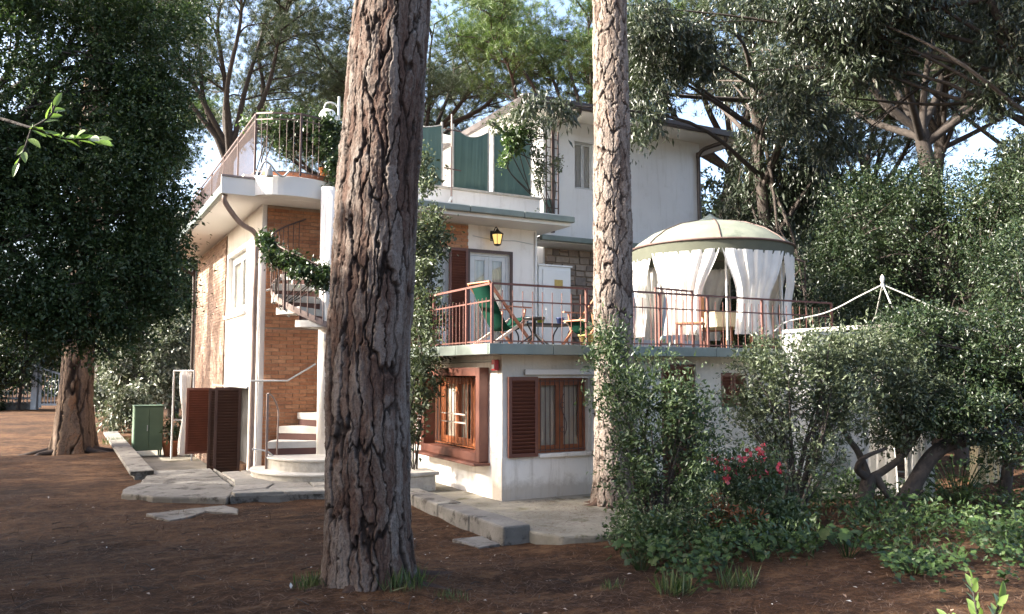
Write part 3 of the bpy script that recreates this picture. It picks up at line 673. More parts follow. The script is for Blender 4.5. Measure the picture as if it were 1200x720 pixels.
railing('railing', 'iron railing round the rounded landing on top of the stair', [(2.92, 15.06, 5.5), (3.15, 14.75, 5.46), (3.62, 14.58, 5.46), (4.1, 14.72, 5.46), (4.5, 15.0, 5.46)], 1.15, M['iron'],
        [(3.62, 14.58, 5.46), (4.5, 15.0, 5.46)], .12, rails=(.06, .9, 1.0))
# terrace items above the landing
MB().box(3.05, 4.3, 15.2, 15.26, SO + .245, SO + .46).build('step_edge', M['brick'], house)
b = thing('planter', 'white planter trough on the roof terrace behind the vine', 'planter', (4.35, 15.5, SO + .24)); MB().box(-.4, .5, -.15, .15, 0, .32).build('trough', M['white_paint'], b, bevel=.015); MB().box(-.37, .47, -.12, .12, .321, .33).build('soil', M['ground'], b)
def pot(name, label, loc, r, h, mat, cat='pot', rim=True, soil=True):
    t = thing(name, label, cat, loc)
    MB().lathe([(0, 0), (r * .72, 0), (r, h * .86), (r * 1.1, h * .87), (r * 1.1, h), (r * .95, h), (r * .9, h * .85), (0, h * .85)], 20).build('pot_body', mat, t); return t
pot('flower_pot', 'orange terracotta pot standing in the white planter on the roof terrace', (4.35, 15.5, SO + .571), .13, .22, M['orange'])
lp = thing('globe_lamp', 'white globe lamp on a curved post above the roof terrace', 'lamp', (4.56, 15.4, SO + .24))
MB().tube([(0, 0, 0), (0, 0, 2.0)], .025, 8).build('pole', M['grey_white'], lp); MB().tube(curve([(0, 0, 1.75), (-.1, 0, 1.85), (-.25, 0, 1.83), (-.3, 0, 1.72)], 6), .014, 6).build('arm', M['grey_white'], lp)
MB().lathe([(.01, 1.3), (.12, 1.33), (.19, 1.45), (.19, 1.56), (.12, 1.68), (.01, 1.72)], 18, (-.22, 0)).build('globe', M['white_paint'], lp)

# ------------------------------------------------------------------ spiral stair
SX, SY = 4.17, 14.6
st = thing('spiral_stair', 'spiral stair with pale treads winding round a white column', 'stair', (SX, SY, .1))
MB().lathe([(.0, 0), (.15, 0), (.15, 5.2), (0, 5.2)], 24).build('newel_column', M['stucco'], st)
def sector(r0, r1, a0, a1, z0, z1, n=8):
    aa = np.linspace(a0, a1, n); return MB().prism([(r1 * math.cos(a), r1 * math.sin(a)) for a in aa] + [(r0 * math.cos(a), r0 * math.sin(a)) for a in aa[::-1]], z0, z1)
for (rad, z0, z1, a0, a1) in ((1.28, .0, .13, R(150), R(335)), (1.02, .13, .345, R(135), R(300))):
    b = sector(.14, rad - .03, a0, a1, z0, z1 - .035, 22).build('stone_step', M['travertine'], st)
    sector(.14, rad, a0 - .02, a1 + .02, z1 - .034, z1, 22).build('slab', M['tread'], b, bevel=.008)
for k in range(19):
    a1 = R(166 - 30 * k); a0 = a1 - R(35); z = .345 + .235 * (k + 1)
    if z > 5.05: break
    b = sector(.13, .98, a0, a1, z - .12, z, 7).build('tread', M['tread'], st, bevel=.006)
    sector(.13, .96, a1 - .03, a1 - .015, z - .235, z - .121, 2).build('riser', M['tread_under'], b)
# outer string + handrail for the upper flight
def hel(k, r, dz): 
    a = R(166 - 30 * k); return (r * math.cos(a), r * math.sin(a), .345 + .235 * (k + 1) + dz)
ks = np.linspace(6.6, 14.2, 44)
mb = MB()
vs = []; 
for k in ks:
    for r_, dz in ((.985, -.15), (1.0, -.15), (1.0, -.04), (.985, -.04)): vs.append(hel(k, r_, dz))
fs = [(i * 4 + q, i * 4 + (q + 1) % 4, (i + 1) * 4 + (q + 1) % 4, (i + 1) * 4 + q) for i in range(len(ks) - 1) for q in range(4)]
mb.add(vs, fs).build('string', M['pipe'], st)
MB().tube([hel(k, 1.0, .85) for k in ks], .018, 8).build('handrail', M['iron'], st)
bm = MB().tube([(0, 0, -.1), (0, 0, .85)], .008, 6).mesh('baluster', M['iron'])
for k in np.arange(6.7, 14.2, .25): link('baluster', bm, st, loc=hel(k, 1.0, 0))
for k in (10.6, 7.6): MB().box(-.018, .018, -.018, .018, -.2, .87).build('post', M['iron'], st, loc=hel(k, 1.0, 0))
# lower balustrade: square post with curved bracket and rod
MB().box(-.02, .02, -.02, .02, .0, 1.5).build('post', M['pipe'], st, loc=hel(-.4, 1.02, -.55))
p0 = Vector(hel(-.4, 1.02, -.55)) + Vector((0, 0, 1.5))
MB().tube(curve([p0, p0 + Vector((.10, .06, -.06)), p0 + Vector((.2, .12, -.25)), p0 + Vector((.22, .13, -.45)), p0 + Vector((.2, .12, -1.4))], 8), .016, 8).build('handrail', M['pipe'], st)
MB().tube(curve([p0 + Vector((-.25, -.05, -.95)), p0 + Vector((0, 0, -1.0)), p0 + Vector((.2, .15, -1.15))], 6), .014, 8).build('bracket', M['grey_white'], st)
hr = thing('wall_handrail', 'thin pale rod handrail crossing the brick wall behind the stair', 'handrail', (3.3, YW - .1, 1.75))
MB().tube([(-.28, -.1, .0), (.0, 0, .0), (.42, 0, .0), (.95, 0, .32)], .017, 8).build('rod', M['grey_white'], hr)
MB().tube([(.02, 0, 0), (.02, .1, 0)], .012, 6).build('bracket', M['grey_white'], hr); MB().tube([(.9, 0, .29), (.9, .1, .29)], .012, 6).build('bracket', M['grey_white'], hr)
ib = thing('iron_scroll', 'white wrought iron scroll bracket on the corner above the brick wall', 'bracket', (3.2, 15.2, 3.15))
MB().tube(curve([(.0, 0, .25), (.06, -.02, .27), (.12, -.03, .2), (.2, -.04, .05), (.3, -.06, -.1), (.42, -.08, -.22)], 6), .02, 8).build('rod', M['white_iron'], ib)
MB().tube(curve([(.22, -.05, -.1), (.32, -.06, -.1), (.38, -.06, -.02)], 6), .016, 8).build('curl', M['white_iron'], ib); MB().tube(curve([(.08, -.02, .05), (.16, -.03, .02), (.13, -.03, .12)], 6), .014, 8).build('curl', M['white_iron'], ib)
ib2 = thing('iron_scroll', 'white wrought iron scroll on the edge of the rounded landing', 'bracket', (3.0, 14.6, 5.42))
MB().tube(curve([(-.1, 0, .05), (-.02, 0, .22), (.08, 0, .2), (.2, 0, .06), (.32, 0, .0), (.42, 0, .1)], 6), .018, 8).build('rod', M['white_iron'], ib2); MB().lathe([(.07, -.02), (.06, .08), (.03, .14), (0, .2)], 12, (.08, .02)).build('boss', M['white_iron'], ib2)

# ------------------------------------------------------------------ green screens, posts, sail
for k, (xa, xb, lab) in enumerate(((5.9, 6.9, 'green mesh screen panel on the roof parapet, nearest the big pine'), (7.2, 8.02, 'middle green mesh screen panel with dipped top on the roof parapet'), (8.18, 9.1, 'green mesh screen panel beside the trellis on the roof parapet'))):
    t = thing('privacy_screen', lab, 'screen', ((xa + xb) / 2, 15.72, 5.85), 0, 'green screens on the roof parapet')
    w_ = xb - xa; n_ = 14; top = [1.34 - (.16 if k == 1 else .1) * math.sin(PI * i / n_) * (1 if k != 2 else -.6) for i in range(n_ + 1)]
    vs = [(-w_ / 2 + w_ * i / n_, .004 * math.sin(i * 2.1), 0) for i in range(n_ + 1)] + [(-w_ / 2 + w_ * i / n_, .006 * math.sin(i * 1.7), top[i]) for i in range(n_ + 1)]
    fs = [(i, i + 1, n_ + 2 + i, n_ + 1 + i) for i in range(n_)]
    o = MB().add(vs, fs).build('mesh_cloth', M['green_screen'], t); s_ = o.modifiers.new('thick', 'SOLIDIFY'); s_.thickness = .008
    for s in (-1, 1): MB().box(s * (w_ / 2 + .018) - .016, s * (w_ / 2 + .018) + .016, -.02, .02, 0, 1.42).build('post', M['white_iron'], t)
    MB().tube([(-w_ / 2 + w_ * i / n_, 0, top[i] + .01) for i in range(n_ + 1)], .01, 6).build('top_rail', M['white_iron'], t)
mp = thing('mast', 'brown iron mast with cross arms between the green screens', 'mast', (7.05, 15.5, 5.3))
MB().tube([(0, 0, 0), (0, 0, 2.1)], .022, 8).build('pole', M['pipe'], mp)
for zz in (.9, 1.75): MB().tube([(-.18, 0, zz + .02), (.22, 0, zz)], .014, 6).build('cross_arm', M['iron'], mp)
MB().tube(curve([(-.05, -.02, .05), (-.06, -.03, .2), (0, -.02, .3)], 5), .03, 8).build('clamp', M['grey_white'], mp)
sl = thing('shade_sail', 'ivory shade sail sagging behind the tops of the green screens', 'shade sail', (6.8, 16.6, 7.3))
n_ = 20; m_ = 6; vs = []
for j in range(m_ + 1):
    for i in range(n_ + 1):
        u = i / n_; v = j / m_; vs.append((-1.0 + 3.0 * u, -.2 + 1.6 * v, .55 * (1 - u) ** 2 + .22 * u ** 4 - .28 * math.sin(PI * u) + .25 * v + .12 * u))
fs = [(j * (n_ + 1) + i, j * (n_ + 1) + i + 1, (j + 1) * (n_ + 1) + i + 1, (j + 1) * (n_ + 1) + i) for j in range(m_) for i in range(n_)]
MB().add(vs, fs, True).build('cloth', M['sail'], sl)
for (x, y) in ((-1.0, -.2), (2.0, -.2)): MB().tube([(x, y, -1.9), (x, y, .5)], .025, 8).build('pole', M['white_iron'], sl)
tr = thing('trellis', 'dark trellis strip with a thin climber beside the downpipe', 'trellis', (9.45, 15.6, SO + .24))
for x in (0, .16, .32): MB().box(x, x + .03, 0, .02, 0, 2.1).build('upright', M['dark_brown'], tr)
for zz in np.arange(.1, 2.1, .2): MB().box(0, .35, .021, .033, zz, zz + .02).build('lath', M['dark_brown'], tr)
MB().box(.02, .18, .04, .12, -.1, .5).build('planter_box', M['green_screen'], tr)

# ------------------------------------------------------------------ balcony furniture
def deck_chair(label, loc, rz):
    t = thing('deck_chair', label, 'deck chair', loc, rz, 'green sling deck chairs on the balcony'); w_ = .5
    for y in (-w_ / 2, w_ / 2):
        MB().bar((-.5, y, .98), (.42, y, .02), .028, .045).build('back_rail', M['teak'], t)
        MB().bar((-.42, y * .9, .02), (.34, y * .9, .46), .028, .045).build('seat_rail', M['pale_wood'], t)
        MB().bar((-.16, y * 1.1, .62), (.34, y * 1.1, .62), .05, .02).build('armrest', M['teak'], t)
        MB().bar((.22, y * 1.1, .6), (.16, y * 1.1, .3), .025).build('arm_support', M['teak'], t)
    for (x, z) in ((-.5, .98), (.34, .46), (-.42, .03)): MB().tube([(x, -w_ / 2 - .02, z), (x, w_ / 2 + .02, z)], .016, 8).build('crossbar', M['teak'], t)
    pts = curve([(-.5, 0, .985), (-.3, 0, .62), (-.08, 0, .3), (.12, 0, .27), (.34, 0, .475)], 6)
    vs = [(p[0], y, p[2]) for p in pts for y in (-w_ / 2 + .03, w_ / 2 - .03)]
    o = MB().add(vs, [(2 * i, 2 * i + 1, 2 * i + 3, 2 * i + 2) for i in range(len(pts) - 1)], True).build('sling', M['sling'], t)
    s_ = o.modifiers.new('thick', 'SOLIDIFY'); s_.thickness = .006
    return t
deck_chair('green sling deck chair behind the sunlit corner of the railing', (6.05, 11.3, SL1 + .004), R(12))
deck_chair('green sling deck chair right of the low table, facing it', (7.75, 11.4, SL1 + .004), R(192))
tb = thing('low_table', 'low black metal table holding three small pots', 'table', (7.2, 12.0, SL1 + .004))
MB().box(-.5, .5, -.3, .3, .40, .43).build('table_top', M['black'], tb, bevel=.006)
for sx in (-1, 1):
    for sy in (-1, 1): MB().tube(curve([(sx * .46, sy * .26, .4), (sx * .36, sy * .24, .25), (sx * .36, sy * .24, .1), (sx * .42, sy * .26, 0)], 5), .013, 6).build('leg', M['black'], tb)
MB().box(-.36, .36, -.012, .012, .12, .14).build('stretcher', M['black'], tb)
TZ = SL1 + .436
pot('flower_pot', 'small teal pot at the left end of the low table', (6.85, 12.0, TZ), .065, .12, M['teal'])
pot('flower_pot', 'small lime green pot in the middle of the low table', (7.15, 12.0, TZ), .07, .12, M['lime'])
pot('flower_pot', 'small blue pot at the right end of the low table', (7.55, 12.0, TZ), .07, .12, M['blue'])
bt = thing('bottle', 'clear glass bottle between the pots on the low table', 'bottle', (7.3, 12.05, TZ)); MB().lathe([(0, 0), (.035, 0), (.035, .13), (.012, .2), (.012, .26)], 12).build('bottle_body', M['glass'], bt); MB().lathe([(0, .27), (.014, .27), (.014, .255)], 10).build('cap', M['white_paint'], bt)
pot('flower_pot', 'ochre pot on the balcony floor beside the railing post', (7.25, 10.75, SL1 + .004), .12, .2, M['yellow'])
sb = thing('folding_stool', 'black folding stool with splayed legs beside the deck chair', 'stool', (6.35, 10.85, SL1 + .004))
for k in range(5):
    a = 2 * PI * k / 5 + .3; MB().bar((0, 0, .2), (.26 * math.cos(a), .26 * math.sin(a), .01), .025).build('leg', M['black'], sb)
MB().lathe([(0, .2), (.03, .2), (.03, .4), (.17, .42), (.17, .45), (0, .45)], 14).build('seat', M['black'], sb)

# ------------------------------------------------------------------ gazebo with white curtains
GX, GY, GR = 11.14, 12.1, 1.56; GZ = SL1 + .004
gz = thing('gazebo', 'round gazebo with pale green dome and white tied curtains', 'gazebo', (GX, GY, GZ))
view = math.atan2(-GY, -GX)              # direction from the gazebo to the camera side
prof = [(GR + .02, 2.0), (GR * .93, 2.12), (GR * .75, 2.31), (GR * .5, 2.47), (GR * .25, 2.56), (.22, 2.57)]
for k in range(7):
    a0 = view + R(6.5) + 2 * PI * k / 7 + PI / 7 * 0; MB().lathe(prof, 8, (0, 0), True, a0, a0 + 2 * PI / 7).build('dome_panel', M['canopy'], gz)
    pts = [(r * 1.004 * math.cos(a0), r * 1.004 * math.sin(a0), z + .006) for r, z in prof]
    MB().tube(pts, .012, 6).build('rib', M['iron'], gz)
MB().lathe([(.30, 2.565), (.26, 2.60), (.12, 2.66), (.02, 2.74), (.0, 2.75)], 14).build('cap', M['fascia'], gz)
MB().lathe([(GR + .025, 1.98), (GR + .04, 1.99), (GR + .04, 2.01), (GR + .025, 2.02), (GR + .01, 2.01), (GR + .01, 1.99), (GR + .025, 1.98)], 56).build('rim', M['iron'], gz)
MB().lathe([(GR + .01, 1.99), (GR - .03, 1.75)], 56).build('valance', M['valance'], gz)
for k in range(7):
    a = view + R(6.5) + 2 * PI * k / 7 + R(4); c_ = (math.cos(a) * (GR - .13), math.sin(a) * (GR - .13))
    MB().tube([(c_[0], c_[1], 0), (c_[0], c_[1], 2.0)], .022, 8).build('pole', M['white_iron'], gz)
NA = 90; rc = random.Random(4)
for k in range(7):
    ac = view + R(6.5) + 2 * PI * (k + .5) / 7; hw = PI / 7 * .98; na = 44; nz = 20; vs = []
    ph = rc.uniform(0, 6); sh = R(rc.uniform(-3, 3))
    for j in range(nz + 1):
        v = j / nz; z = 1.80 - v * 1.52
        pinch = 1 - .48 * float(sstep(-.08, .62, v)) + .06 * float(sstep(.66, 1, v))
        for i in range(na + 1):
            u = i / na * 2 - 1; ang = ac + hw * u * pinch + sh * v
            fold = (.014 + .03 * min(1, v * 1.6)) * math.sin(u * 17 + ph + .6 * v) + .012 * math.sin(u * 37 + 2 * ph + 2 * v) + .03 * math.sin(v * 2.5 + ph)
            r_ = GR - .04 + fold - .06 * float(sstep(.3, .62, v)) * (1 - float(sstep(.66, 1, v)))
            vs.append((r_ * math.cos(ang), r_ * math.sin(ang), z + .03 * abs(u) ** 2 * (1 - v)))
    fs = [(j * (na + 1) + i, j * (na + 1) + i + 1, (j + 1) * (na + 1) + i + 1, (j + 1) * (na + 1) + i) for j in range(nz) for i in range(na)]
    MB().add(vs, fs, True).build('curtain', M['white_fabric'], gz)
tm = MB()
for k in range(NA):
    a0 = 2 * PI * k / NA; a1 = 2 * PI * (k + .5) / NA; a2 = 2 * PI * (k + 1) / NA
    tm.tube([((GR - .03) * math.cos(a), (GR - .03) * math.sin(a), z) for a, z in ((a0, 1.83), (a1, 1.80), (a2, 1.83))], .004, 4, False)
tm.build('curtain_cord', M['white_fabric'], gz)
ch = thing('rain_chain', 'hanging iron chain on a bracket at the right of the gazebo', 'chain', (GX + 1.55, GY - .55, GZ))
MB().tube([(-.25, .1, 1.98), (.35, -.12, 1.82)], .02, 8).build('bracket', M['iron'], ch)
lk = MB().tube([(.02 * math.cos(a), 0, .036 * math.sin(a)) for a in np.linspace(0, 2 * PI, 11)], .007, 5, False).mesh('chain_link', M['iron'])
for k in range(24): link('chain_link', lk, ch, loc=(.33, -.11, 1.76 - k * .058), rot=(0, 0, PI / 2 * (k % 2)))
dt = thing('dining_table', 'round dining table under a pale cloth inside the gazebo', 'table', (11.25, 11.75, GZ))
MB().lathe([(0, .74), (.62, .74), (.64, .7), (.67, .45)], 36).build('tablecloth', M['cream_fabric'], dt)
for k in range(4): MB().tube([(.4 * math.cos(k * PI / 2 + .7), .4 * math.sin(k * PI / 2 + .7), 0), (.4 * math.cos(k * PI / 2 + .7), .4 * math.sin(k * PI / 2 + .7), .73)], .025, 8).build('leg', M['teak'], dt)
def chair(label, loc, rz, panel=True):
    t = thing('wooden_chair', label, 'chair', loc, rz, 'wooden chairs at the gazebo')
    for x in (-.2, .2):
        MB().bar((x, -.2, 0), (x, -.2, .95), .035).build('rear_leg', M['rust'], t); MB().bar((x, .2, 0), (x, .2, .44), .035).build('front_leg', M['rust'], t)
    MB().box(-.23, .23, -.23, .23, .44, .475).build('seat', M['teak'], t, bevel=.008); MB().box(-.18, .18, -.215, -.19, .56, .92).build('backrest', M['orange'] if panel else M['teak'], t, bevel=.006)
    return t
chair('wooden chair with orange back panel at the left side of the gazebo', (9.62, 11.0, GZ), R(40)); chair('brown wooden chair behind the table inside the gazebo', (11.6, 12.75, GZ), R(180), False)

# ------------------------------------------------------------------ wrought-iron garden pavilion with cream drapes
PX, PY = 12.05, 8.95
pv = thing('iron_pavilion', 'white wrought iron pavilion frame with cream drapes behind the bushes', 'pavilion', (PX, PY, 0))
q = 1.15
for sx in (-1, 1):
    for sy in (-1, 1):
        MB().tube([(sx * q, sy * q, -.1), (sx * q, sy * q, 2.62)], .03, 8).build('post', M['white_iron'], pv)
        MB().tube(curve([(sx * q * 1.08, sy * q * 1.08, 2.62), (sx * q * .95, sy * q * .95, 2.78), (sx * q * .55, sy * q * .55, 2.93), (sx * q * .22, sy * q * .22, 3.2), (0, 0, 3.38)], 8), .013, 8).build('roof_arm', M['white_iron'], pv)
        MB().tube(curve([(sx * q, sy * q * .98, 2.3), (sx * q * .8, sy * q * .98, 2.4), (sx * q * .72, sy * q * .98, 2.6)], 6), .014, 6).build('scroll', M['white_iron'], pv)
for a, b_ in (((-q, -q), (q, -q)), ((-q, q), (q, q)), ((-q, -q), (-q, q)), ((q, -q), (q, q))):
    MB().bar((a[0], a[1], 2.61), (b_[0], b_[1], 2.61), .04, .06).build('beam', M['white_iron'], pv)
MB().lathe([(.02, 3.34), (.035, 3.38), (.02, 3.42), (.04, 3.47), (.03, 3.52), (.0, 3.56)], 12).build('finial', M['white_iron'], pv)
rc = random.Random(9)
def drape(x0, y0, x1, y1, mat):
    na, nz = 30, 10; vs = []; dx, dy = x1 - x0, y1 - y0; L = math.hypot(dx, dy); nx_, ny_ = -dy / L, dx / L; ph = rc.uniform(0, 6)
    for j in range(nz + 1):
        v = j / nz
        for i in range(na + 1):
            u = i / na; uu = .5 + (u - .5) * (1 - .3 * math.sin(PI * min(1, v * 1.2))); f = .05 * math.sin(u * 20 + ph) + .025 * math.sin(u * 41 + v * 2)
            vs.append((x0 + dx * uu + nx_ * f, y0 + dy * uu + ny_ * f, 2.55 - v * 2.5))
    fs = [(j * (na + 1) + i, j * (na + 1) + i + 1, (j + 1) * (na + 1) + i + 1, (j + 1) * (na + 1) + i) for j in range(nz) for i in range(na)]
    MB().add(vs, fs, True).build('drape', mat, pv)
for a, b_ in (((-q, -q), (-.6, -q)), ((.45, -q), (q, -q)), ((-q, -q * .9), (-q, -.5)), ((-q, .5), (-q, q)), ((-.7, q), (.0, q)), ((.5, q), (q, q))):
    drape(a[0], a[1], b_[0], b_[1], M['cream_fabric'] if a[1] < 0 and a[0] > -.5 else M['white_fabric'])

# ------------------------------------------------------------------ side yard: locker, pot, awning frame, gate and fence
lk = thing('locker', 'green metal locker on short legs in the side yard', 'locker', (2.1, 24.2, -.35))
MB().box(-.42, .3, -.3, .3, .18, 1.35).build('body', M['locker'], lk, bevel=.01); MB().box(-.4, -.06, -.325, -.302, .2, 1.32).build('door', M['locker'], lk, bevel=.006); MB().box(-.05, .28, -.325, -.302, .2, 1.32).build('door', M['locker'], lk, bevel=.006)
MB().box(-.1, -.08, -.345, -.326, .7, .86).build('handle', M['gate'], lk); MB().box(-.43, .31, -.33, .31, 1.352, 1.375).build('top', M['locker'], lk, bevel=.006)
for x in (-.38, .26):
    for y in (-.26, .26): MB().box(x - .02, x + .02, y - .02, y + .02, 0, .18).build('leg', M['locker'], lk)
pt_ = pot('flower_pot', 'terracotta pot with a leafy plant beside the green locker', (2.62, 24.0, -.35), .23, .42, M['terracotta'])
aw = thing('awning_frame', 'pale pipe frame with a gathered white cloth beside the house wall', 'awning', (2.75, 22.7, -.35))
for (x, y) in ((-.2, .5), (.2, -.3)): MB().tube([(x, y, 0), (x, y, 2.3)], .025, 8).build('pole', M['grey_white'], aw)
MB().tube([(-.2, .5, 2.3), (.2, -.3, 2.3)], .022, 8).build('rail', M['grey_white'], aw); MB().tube([(-.2, .5, 1.0), (.45, .6, 1.0)], .018, 8).build('rail', M['grey_white'], aw)
vs = []; na = 24; nz = 14
for j in range(nz + 1):
    v = j / nz; pin = 1 - .6 * math.exp(-((v - .55) / .22) ** 2)
    for i in range(na + 1):
        a = 2 * PI * i / na; vs.append((.02 + .13 * pin * math.cos(a) * (1 + .15 * math.sin(5 * a)), -.12 + .1 * pin * math.sin(a) * (1 + .2 * math.sin(7 * a)), 2.25 - 2.05 * v + .06 * math.sin(a)))
MB().add(vs, [(j * (na + 1) + i, j * (na + 1) + i + 1, (j + 1) * (na + 1) + i + 1, (j + 1) * (na + 1) + i) for j in range(nz) for i in range(na)], True).build('cloth', M['white_fabric'], aw)
gx_, gy_ = P(44, 42)
gt = thing('entrance_gate', 'grey metal entrance gate with sloping top rail behind the left pine', 'gate', (gx_, gy_, 0), R(-24))
MB().box(-.14, .14, -.14, .14, 0, 2.35).build('gate_post', M['gate'], gt)
MB().box(.2, .32, -.04, .04, .1, 2.2).build('stile', M['gate'], gt)
MB().bar((.32, 0, 2.1), (2.6, 0, 1.4), .06, .08).build('top_rail', M['gate'], gt); MB().box(.32, 2.6, -.03, .03, .22, .32).build('bottom_rail', M['gate'], gt)
for k in range(13):
    x = .45 + k * .17; MB().box(x, x + .035, -.015, .015, .3, 2.1 - (x - .32) * .307).build('bar', M['gate'], gt)
fn = thing('fence', 'grey metal bar fence left of the entrance gate', 'fence', (gx_, gy_, 0), R(-24))
for zz in (.55, 1.6): MB().box(-6, -.15, -.02, .02, zz, zz + .07).build('rail', M['gate'], fn)
bm = MB().box(-.018, .018, -.018, .018, .35, 1.66).mesh('bar', M['gate'])
for k in range(32): link('bar', bm, fn, loc=(-.35 - k * .18, -.04, 0))
MB().box(-6, -.15, -.12, .12, 0, .35).build('base_wall', M['concrete'], fn)

# ------------------------------------------------------------------ vegetation builders
def leaf_geo(rng, base, dirs, L, wr, up=.6, fold=.25):
    n = len(base); d = dirs / (np.linalg.norm(dirs, axis=1, keepdims=True) + 1e-9)
    rnd = rng.normal(size=(n, 3)) * (1 - up) + np.array([0, 0, 1.0]) * up
    s = np.cross(d, rnd); s /= np.linalg.norm(s, axis=1, keepdims=True) + 1e-9; nn = np.cross(s, d)
    L = np.broadcast_to(np.asarray(L, float), (n,))[:, None]; W = L * wr
    a = base; b = base + d * L * .45 - s * W * .5 + nn * W * fold; c = base + d * L; e = base + d * L * .45 + s * W * .5 + nn * W * fold
    V = np.stack([a, b, c, e], 1).reshape(-1, 3); i = np.arange(n)[:, None] * 4
    F = np.concatenate([i + np.array([0, 2, 1]), i + np.array([0, 3, 2])], 1).reshape(-1, 3); return V, F
def blob_clusters(rng, blobs, n, shell=.5):
    B = np.array([b[:6] for b in blobs], float); wt = np.array([b[6] if len(b) > 6 else b[3] * b[4] + b[4] * b[5] + b[3] * b[5] for b in blobs], float); wt /= wt.sum()
    k = rng.choice(len(B), n, p=wt); d = rng.normal(size=(n, 3)); d /= np.linalg.norm(d, axis=1, keepdims=True)
    r = shell + (1 - shell) * rng.random(n) ** .6
    return B[k, :3] + d * r[:, None] * B[k, 3:6], d
def foliage(rng, blobs, nclu, per, spread, L, wr, mat, name='crown', droop=.2, up=.6, shell=.5, zmin=None, jitter=.5, gap=.42):
    cc, dd = blob_clusters(rng, blobs, int(nclu * (1 + gap * .9)), shell)
    fq = .55 / max(spread, .05) * .55                     # clumps and gaps a few clusters wide
    gn = vnoise(cc[:, 0] * fq + cc[:, 2] * fq * .6, cc[:, 1] * fq + cc[:, 2] * fq * .8, 77) + .5 * vnoise(cc[:, 0] * fq * 2.3 - cc[:, 2] * fq, cc[:, 1] * fq * 2.3 + cc[:, 2] * fq, 78)
    keep = gn > np.quantile(gn, gap * .9 / (1 + gap * .9)); cc, dd = cc[keep], dd[keep]; nclu = len(cc)
    cs = spread * (.6 + .8 * rng.random(nclu))
    k = np.repeat(np.arange(nclu), per)
    tw = dd * .7 + rng.normal(size=dd.shape) * .65 + np.array([0, 0, -droop * .8]); tw /= np.linalg.norm(tw, axis=1, keepdims=True)
    al = rng.random(len(k)) * 2 - 1; half = rng.random(len(k)) < .62              # most leaves sit on the twig, the rest on side shoots
    pos = cc[k] + tw[k] * (al * 1.7 * cs[k])[:, None] + rng.normal(size=(len(k), 3)) * (cs[k] * np.where(half, .22, .8))[:, None]
    dirs = tw[k] * .75 + rng.normal(size=(len(k), 3)) * .6 + np.array([0, 0, -droop])
    if zmin is not None:
        m = pos[:, 2] > zmin; pos = pos[m]; dirs = dirs[m]
    V, F = leaf_geo(rng, pos, dirs, L * (1 - jitter + 2 * jitter * rng.random(len(pos))) * (.8 + .45 * rng.random(nclu))[k if zmin is None else k[m]], wr, up)
    return np_mesh(name, V, F, mat), cc
def limb_path(a, b, sag=.12, n=6, rnd=None):
    a = np.array(a, float); b = np.array(b, float); rnd = rnd or random; L = np.linalg.norm(b - a)
    m = (a + b) / 2 + np.array([rnd.uniform(-1, 1), rnd.uniform(-1, 1), rnd.uniform(-.3, 1)]) * L * sag
    return curve([a, m, b], n)
